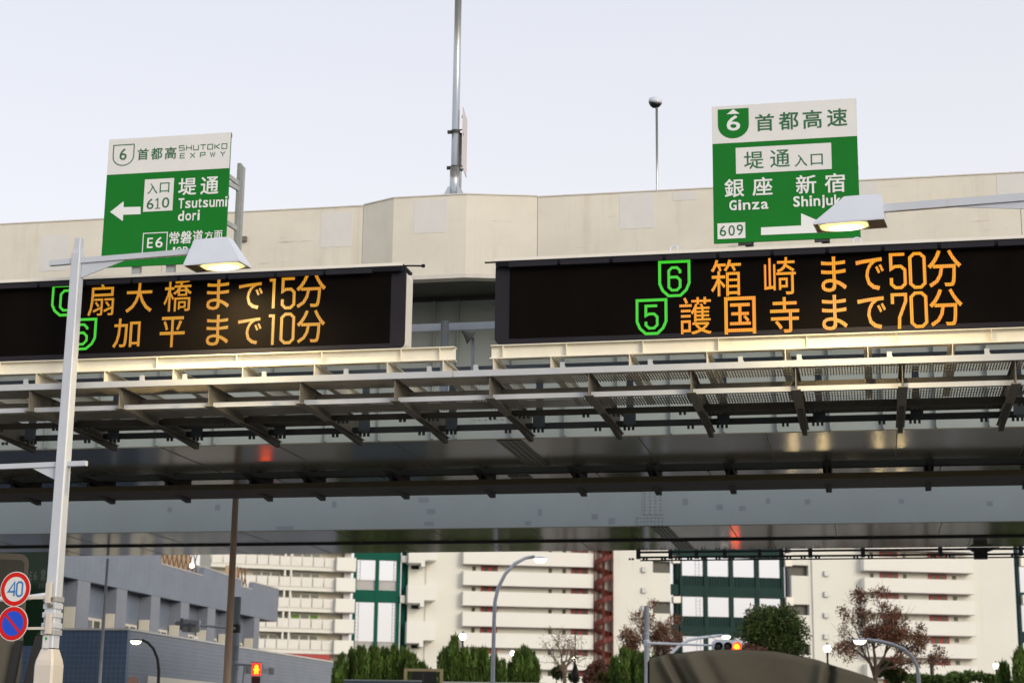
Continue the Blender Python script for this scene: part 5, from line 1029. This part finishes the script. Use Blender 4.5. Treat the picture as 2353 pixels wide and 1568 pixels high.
# ------------------------------------------------------------------ foliage
def leaves(pts, dirs, ln, wd, rng):
    n = len(pts); a = rng.normal(size=(n, 3)); d = dirs/np.linalg.norm(dirs, axis=1)[:, None]; s = np.cross(d, a); s /= np.linalg.norm(s, axis=1)[:, None]
    L_ = ln*(.6+.8*rng.random((n, 1))); W_ = wd*(.6+.8*rng.random((n, 1)))
    q = np.stack([pts-s*W_*.5, pts+s*W_*.5+d*L_*.15, pts+d*L_, pts-s*W_*.6+d*L_*.45], 1).reshape(-1, 3); f = [[4*i, 4*i+1, 4*i+2, 4*i+3] for i in range(n)]; return q, f
def blades(mb, q, f): n = len(mb.v); mb.v += list(q); mb.f += [[n+i for i in k] for k in f]
def conifer(label, px_list, dep, seed, group='clumps of pointed conifers in front of the flats'):
    rng = np.random.default_rng(seed); xs_ = [p[0] for p in px_list]; c = atd(sum(xs_)/len(xs_), 1560, dep)
    t = thing('conifer', label, 'tree', (c[0], c[1], 0), group); mb = MB(); tr = MB(); tp = MB()
    for (x, ytop, wpx) in px_list:
        p = atd(x, ytop, dep); p = p+f0*rng.uniform(-.8, .8); h = p[2]; w = wpx/F_PX*dep
        tr.tube([(p[0], p[1], 0), (p[0], p[1], h*.75)], [.1, .02], 6)
        n = int(1500*max(.5, w)); u = rng.random(n)**.8; zz = .3+u*(h-.55); rr_ = (w*.52)*np.clip((1-u)**.35, .04, 1)*np.sqrt(rng.random(n)*.8+.2); an = rng.random(n)*2*math.pi
        pts = np.stack([p[0]+rr_*np.cos(an), p[1]+rr_*np.sin(an), zz], 1); dr = np.stack([np.cos(an)*.3, np.sin(an)*.3, np.full(n, 1.)], 1)+rng.normal(size=(n, 3))*.1; q, f = leaves(pts, dr, .42, .10, rng); blades(mb, q, f)
        nt_ = int(110*max(.6, w))
        for k in range(nt_):
            u = rng.random(); a = rng.random()*6.283; r_ = w*.55*(1-.75*u**2.2)*(.45+.55*rng.random()**.5); lt = rng.uniform(.55, 1.0); zb1_ = max(.2, u*(h-lt*.8)); rt = rng.uniform(.09, .17); m_ = 34; v = rng.random(m_)
            an = rng.random(m_)*6.283; lean = .22*(1-u*.7); wv = rt*np.sin(np.pi*np.clip(v*.85+.15, 0, 1))**.8
            pts = np.stack([p[0]+(r_+lean*v*lt)*math.cos(a)+wv*np.cos(an), p[1]+(r_+lean*v*lt)*math.sin(a)+wv*np.sin(an), zb1_+v*lt*.85], 1)
            dr = np.stack([lean*math.cos(a)+.3*np.cos(an), lean*math.sin(a)+.3*np.sin(an), np.ones(m_)], 1); q, f = leaves(pts, dr, .2, .055, rng); blades(mb, q, f)
        for k in range(9):
            a = rng.random()*6.283; r_ = w*.5*rng.random()**.6; lt = rng.uniform(.5, .95); zt_ = h*(1-.05*rng.random())-(r_/(w*.5))**1.6*h*.10-lt*.75; m_ = 30; v = rng.random(m_); an = rng.random(m_)*6.283; wv = .10*(1-v)**.8
            pts = np.stack([p[0]+r_*math.cos(a)+wv*np.cos(an)+.06*v, p[1]+r_*math.sin(a)+wv*np.sin(an), zt_+v*lt], 1); q, f = leaves(pts, np.stack([.2*np.cos(an), .2*np.sin(an), np.ones(m_)], 1), .2, .05, rng); blades(tp, q, f)
    mb.build('crown', 'conifer', t); tp.build('leading_shoots', 'conifer_tip', t); tr.build('trunk', 'bark', t)
conifer('long wide conifer clump below the deep green steel frame', [(785, 1503, 34), (808, 1490, 34), (832, 1486, 40), (858, 1483, 40), (880, 1486, 38), (905, 1483, 40), (930, 1490, 36), (948, 1503, 34), (966, 1520, 34), (982, 1536, 30), (776, 1520, 26)], 100, 1)
conifer('middle conifer clump with one tall pointed tip', [(1022, 1488, 26), (1045, 1462, 30), (1066, 1490, 34), (1090, 1486, 34), (1112, 1488, 34), (1135, 1500, 32), (1152, 1516, 26), (1014, 1500, 20)], 98, 2)
conifer('single rounded conifer right of the curved grey lamp', [(1188, 1496, 30), (1206, 1487, 34), (1222, 1494, 26), (1172, 1518, 18), (1230, 1515, 22)], 102, 3)
conifer('dark conifer clump beside the pale signal pole and truck', [(1414, 1506, 26), (1432, 1490, 30), (1452, 1494, 30), (1470, 1500, 26), (1500, 1508, 20), (1490, 1515, 24)], 96, 4)
conifer('conifer at the right edge before the flats', [(2310, 1520, 34), (2330, 1498, 34), (2350, 1488, 36), (2372, 1490, 36)], 96, 5)
def bush_mass(mb, c, rad3, n, rng, ln, wd, lobes=14, up=.35):
    for k in range(lobes):
        v = rng.normal(size=3); v /= np.linalg.norm(v); v[2] = abs(v[2])*1.0-.25; lc = c+v*rad3*rng.uniform(.45, .8); lr = rad3*rng.uniform(.28, .45); m_ = n//lobes
        d = rng.normal(size=(m_, 3)); d /= np.linalg.norm(d, axis=1)[:, None]; pts = lc+d*lr*(rng.random((m_, 1))**.35); q, f = leaves(pts, d+np.array([0, 0, up])+rng.normal(size=(m_, 3))*.5, ln, wd, rng); blades(mb, q, f)
rng = np.random.default_rng(11)
c = atd(1772, 1470, 95); t = thing('evergreen_tree', 'dense round dark green tree above the truck roof', 'tree', (c[0], c[1], 0)); mb = MB()
bush_mass(mb, atd(1775, 1452, 95), np.array([1.9, 1.6, 1.9]), 16000, rng, .13, .075, 60); bush_mass(mb, atd(1775, 1496, 95), np.array([1.95, 1.6, 1.4]), 9000, rng, .13, .075, 36); mb.build('crown', 'evergreen', t)
MB().tube([(c[0], c[1], 0), (c[0]+.1, c[1], 3.5), (c[0], c[1], c[2])], [.22, .17, .1], 8).build('trunk', 'bark', t)
mb = MB(); bush_mass(mb, atd(1720, 1505, 94), np.array([1.3, .8, .6]), 1400, rng, .18, .1, 12); mb.build('lower_twigs', 'twig_red', t)
def bare_tree(label, base_px, tips, dep, seed, clump=.34, nclump=70, m='seed_brown', bark='bark', group='bare brown trees with seed clusters', nb=26, trunks=4):
    rng = np.random.default_rng(seed); b = atd(*base_px, dep); t = thing('bare_tree', label, 'tree', (b[0], b[1], 0), group); br = MB(); cl = MB()
    P = [atd(x, y, dep)+f0*rng.uniform(-1.2, 1.2) for x, y in tips]; base = np.array([b[0], b[1], b[2]])
    br.tube([(b[0], b[1], 0), tuple(base)], [.16, .12], 8); root0 = base
    P.sort(key=lambda p: float(p@r0)); limbs = [P[q::1][:0] for q in range(trunks)]
    for q, p in enumerate(P): limbs[q*trunks//len(P)].append(p)
    order = []
    for g in limbs:
        if not g: continue
        node = root0+(np.mean(g, axis=0)-root0)*.45+rng.normal(size=3)*.12; kn = root0+(node-root0)*.5+rng.normal(size=3)*.1+np.array([0, 0, .12])
        br.tube([tuple(root0), tuple(kn), tuple(node)], [.11, .085, .06], 7)
        for p in g: order.append((p, node if rng.random() < .7 else kn))
    for p, base in order:
        mid = base+(p-base)*.45+np.array([0, 0, .35])*np.linalg.norm(p-base)*.25; mid2 = base+(p-base)*.75+np.array([0, 0, .2])*np.linalg.norm(p-base)*.2
        br.tube([tuple(base), tuple(mid), tuple(mid2), tuple(p)], [.05, .036, .024, .01], 6)
        for k in range(6):
            s_ = (mid, mid2, p)[rng.integers(0, 3)]+rng.normal(size=3)*.12; e = s_+rng.normal(size=3)*.42+np.array([0, 0, .28]); br.tube([tuple(s_), tuple((s_+e)/2+rng.normal(size=3)*.06), tuple(e)], [.022, .014, .006], 5)
            m_ = int(nclump*rng.uniform(1., 2.6)) if rng.random() < .5 else 0; d = rng.normal(size=(m_, 3)); q_, f_ = leaves(e+d*clump*.42, d+np.array([0, 0, .2]), .12, .06, rng)
            if m_: blades(cl, q_, f_)
            for w in range(3): e2 = e+rng.normal(size=3)*.3+np.array([0, 0, .2]); br.tube([tuple(s_+(e-s_)*.7), tuple(e2)], [.01, .004], 4)
    br.build('branches', bark, t); cl.build('seed_clusters', m, t, kind='stuff')
bare_tree('bare tree with brown seed clusters at the right before white balconies', (2010, 1552), [(1945, 1440), (1975, 1400), (1995, 1420), (2012, 1388), (2030, 1395), (1952, 1480), (1990, 1455), (2040, 1440), (2065, 1425), (2085, 1440), (2100, 1460), (2128, 1462), (2070, 1470), (2030, 1475), (1968, 1430), (2110, 1475), (1948, 1500), (2130, 1525), (2100, 1500), (2050, 1450)], 92, 21, nclump=85, nb=20)
bare_tree('bare brown tree behind the pale signal pole', (1500, 1535), [(1425, 1490), (1440, 1465), (1455, 1450), (1470, 1440), (1490, 1425), (1505, 1440), (1520, 1450), (1535, 1440), (1550, 1470), (1475, 1470), (1515, 1480), (1545, 1490), (1448, 1485), (1430, 1478), (1530, 1470)], 104, 22, nclump=70)
bare_tree('slender bare twiggy tree before the red doors', (1297, 1550), [(1262, 1500), (1280, 1470), (1295, 1480), (1310, 1475), (1325, 1490), (1340, 1505), (1270, 1520), (1318, 1515)], 106, 23, nclump=10, m='twig_red', bark='bark_pale')
rng = np.random.default_rng(31)
def shrub(label, items, dep, m, n, seed, lobes=10, group=None, ln=.18, wd=.1):
    rng = np.random.default_rng(seed); c = atd(items[0][0], 1560, dep); t = thing('shrub', label, 'shrub', (c[0], c[1], 0), group); mb = MB(); st_ = MB()
    for x, y, rx, rz in items:
        p = atd(x, y, dep); k = dep/F_PX; bush_mass(mb, p, np.array([rx*k, rx*k*.8, rz*k]), n, rng, ln, wd, lobes); st_.tube([(p[0], p[1], 0), tuple(p)], [.06, .03], 6)
    mb.build('foliage', m, t); st_.build('stem', 'bark', t)
shrub('brown red twiggy bush at the foot of the spiral staircase', [(1375, 1535, 26, 26), (1360, 1560, 22, 20)], 104, 'twig_red', 1100, 41); shrub('ochre green bush beside the dark conifer clump', [(1392, 1560, 24, 18)], 98, 'shrub_ochre', 1300, 42)
shrub('dark leafy bush under the slender bare tree', [(1278, 1550, 14, 24), (1318, 1560, 12, 16)], 107, 'evergreen', 900, 43)
shrub('dark green bush under the bare brown tree', [(2035, 1540, 26, 26), (2060, 1556, 30, 22)], 95, 'evergreen', 1800, 44)
shrub('clipped light green hedge along the right block', [(2110, 1560, 28, 18), (2160, 1564, 30, 16), (2200, 1558, 28, 18), (2240, 1556, 28, 18), (2280, 1560, 26, 16)], 100, 'hedge', 1100, 45)

# ------------------------------------------------------------------ low things at the bottom edge
c = atd(972, 1550, 88); t = thing('notice_board', 'beige framed notice board in front of the conifer clumps', 'notice board', (c[0], c[1], 0)); fn = frame_yaw((c[0], c[1], 0), 0); a0, b1 = fn.px(928, 1534); a1, b0 = fn.px(1017, 1575)
MB(fn).box(a0, a0+.16, 0, .15, 0, b1).box(a1-.16, a1, 0, .15, 0, b1).box(a0+.161, a1-.161, 0, .15, b1-.13, b1).build('frame', 'board_frame', t); p, q = fn.px(946, 1538), fn.px(1003, 1580); MB(fn).box(p[0], q[0], .02, .1, q[1], p[1]).build('board', 'black', t); MB(fn).box((p[0]+q[0])/2-.12, (p[0]+q[0])/2, -.0, .019, q[1], p[1]-.1).build('divider', 'chassis', t)
c = atd(880, 1563, 84); fn = frame_yaw((c[0], c[1], 0), 0); a0, z_ = fn.px(789, 1562); a1, _ = fn.px(968, 1562); t = thing('low_wall', 'low blue grey wall at the bottom below the wide conifers', 'wall', (c[0], c[1], 0)); MB(fn).box(a0, a1, 0, .3, 0, z_).build('wall_body', 'bluewall', t); MB(fn).box(a0, a1, -.03, .33, z_+.002, z_+.06).build('coping', 'tin', t)
c = atd(1200, 1564, 86); fn = frame_yaw((c[0], c[1], 0), 0); a0, z_ = fn.px(1017, 1564); a1, _ = fn.px(1255, 1564); t = thing('low_wall', 'low white parapet at the bottom below the middle conifers', 'wall', (c[0], c[1], 0)); MB(fn).box(a0, a1, 0, .3, 0, z_).build('wall_body', 'fence_white', t)

# ------------------------------------------------------------------ canvas-covered truck
DT = 19.; c = atd(1750, 1540, DT); tk = thing('truck', 'olive canvas covered truck at lower right, its roof blocking the signal', 'truck', (c[0], c[1], 0)); ft = frame_yaw((c[0], c[1], 0), -5.0)
top = [(1487, 1517), (1496, 1505.5), (1525, 1499), (1554, 1495.5), (1605, 1490), (1659, 1486.5), (1718, 1487), (1777, 1490.5), (1815, 1497), (1849, 1504.5), (1880, 1512), (1911, 1523), (1960, 1538), (2004, 1553), (2019, 1568)]
prof = [ft.px(x, y+3) for x, y in top]; zl0 = prof[-1][1]-1.0
prof = [(prof[0][0]+.01, zl0)] + [(prof[0][0], prof[0][1]-.35)] + prof + [(prof[-1][0]+.03, prof[-1][1]-.35), (prof[-1][0]+.02, zl0)]
mb = MB(ft); nseg = 9
for i in range(nseg):
    T = i*.55; sag = .0 if i % 2 == 0 else .03
    for k, (a, z) in enumerate(prof): mb.v.append(ft.p(a+(.012 if i % 2 else 0), T, z-sag*(1 if 2 <= k < len(prof)-2 else 0)))
npf = len(prof)
for i in range(nseg-1):
    for k in range(npf-1): mb.f.append([i*npf+k, i*npf+k+1, (i+1)*npf+k+1, (i+1)*npf+k])
mb.f.append([(nseg-1)*npf+k for k in range(npf)]); mb.build('canvas_cover', 'canvas', tk, smooth=True)
# rear flap with folds
mb = MB(ft); nx, nz = 190, 34; a0, a1 = prof[0][0], prof[-1][0]
def ztop(a):
    for (p, q), (r, s) in zip(prof[1:-2], prof[2:-1]):
        if p <= a <= r: return q+(s-q)*(a-p)/max(1e-6, r-p)
    return prof[-2][1]
fx = ft.px(1891, 1520)[0]
for j in range(nz+1):
    for i in range(nx+1):
        a = a0+.012+(a1-a0-.024)*i/nx; zt_ = ztop(a)-.006; z = zl0+(zt_-zl0)*j/nz; u = (a-a0)/(a1-a0)
        dgl = a-a0-(prof[3][1]-z)*.55; fold = .13*math.exp(-((dgl-.12)/.045)**2)-.10*math.exp(-((dgl-.22)/.04)**2)+.09*math.exp(-((dgl-.42)/.07)**2)-.05*math.exp(-((dgl-.6)/.07)**2)
        v = a-fx-.18*(z-prof[9][1]); fold += .14*math.exp(-(v/.06)**2)-.18*math.exp(-((v-.11)/.05)**2)+.025*math.sin(a*6+z*2)
        mb.v.append(ft.p(a, -.03-fold*(1-.5*(j/nz)**4) if j < nz else -.003, z))
for j in range(nz):
    for i in range(nx): q = j*(nx+1)+i; mb.f.append([q, q+1, q+nx+2, q+nx+1])
mb.build('rear_flap', 'canvas', tk, smooth=True)

xa, xb_ = prof[0][0]+.15, prof[0][0]+2.45
MB(ft).box(xa, xb_, .0, 4.6, .95, zl0-.002).build('cargo_bed', 'canvas_dark', tk); MB(ft).box(xa+.5, xb_-.5, .1, 6.6, .55, .949).build('frame', 'chassis', tk)
for s_ in (xa+.02, xb_-.36):
    for T in (.9, 2.1, 5.7): MB(ft).lathe((s_, T, .5), [(.22, 0), (.5, .03), (.5, .3), (.22, .33)], 20, axis=ft.a).build('wheel', 'tyre', tk)
cbm = MB(ft).prism([(4.75, .9), (6.9, .9), (6.9, 1.6), (6.5, 2.3), (4.75, 2.3)], xa+.05, xb_-.05, 's').build('cab', 'canvas_dark', tk); MB(ft).box(xa+.3, xb_-.3, 4.72, 4.748, 1.6, 2.1).build('cab_window', 'window_glass', tk)
for s_ in (xa+.1, xb_-.3): MB(ft).box(s_, s_+.2, -.06, -.001, .98, 1.1).build('tail_light', 'dark_red', tk)

# ------------------------------------------------------------------ oncoming cars waiting at the crossing, headlights on
def car(label, x0px, x1px, dep, m):
    a = atd(x0px, 1740, dep); b = atd(x1px, 1740, dep); c = (a+b)/2; t = thing('car', label, 'car', (c[0], c[1], 0)); fr = frame_yaw((c[0], c[1], 0), 0); w = np.linalg.norm(a-b)/2
    MB(fr).prism([(0, .3), (0, .75), (.15, .85), (1.0, .98), (1.6, 1.45), (3.2, 1.5), (4.1, 1.0), (4.3, .9), (4.3, .3)], -w-.16, w+.16, 's').build('body', m, t, bevel=.05)
    MB(fr).prism([(1.02, 1.0), (1.6, 1.44), (1.57, 1.46), (.98, 1.02)], -w+.05, w-.05, 's').build('windscreen', 'window_glass', t)
    for s_ in (-w, w): MB(fr).box(s_-.13, s_+.13, -.03, -.002, .6, .74).build('headlight', 'headlight', t)
    for s_ in (-w-.05, w-.13):
        for T in (.8, 3.5): MB(fr).lathe((s_, T, .32), [(.18, 0), (.32, .02), (.32, .17), (.18, .19)], 16, axis=fr.a).build('wheel', 'tyre', t)
car('white car with lit headlights waiting beyond the viaducts behind the truck', 1840, 1912, 91.5, 'car_white'); car('silver car with lit headlights behind the white one', 2045, 2096, 93, 'car_silver')
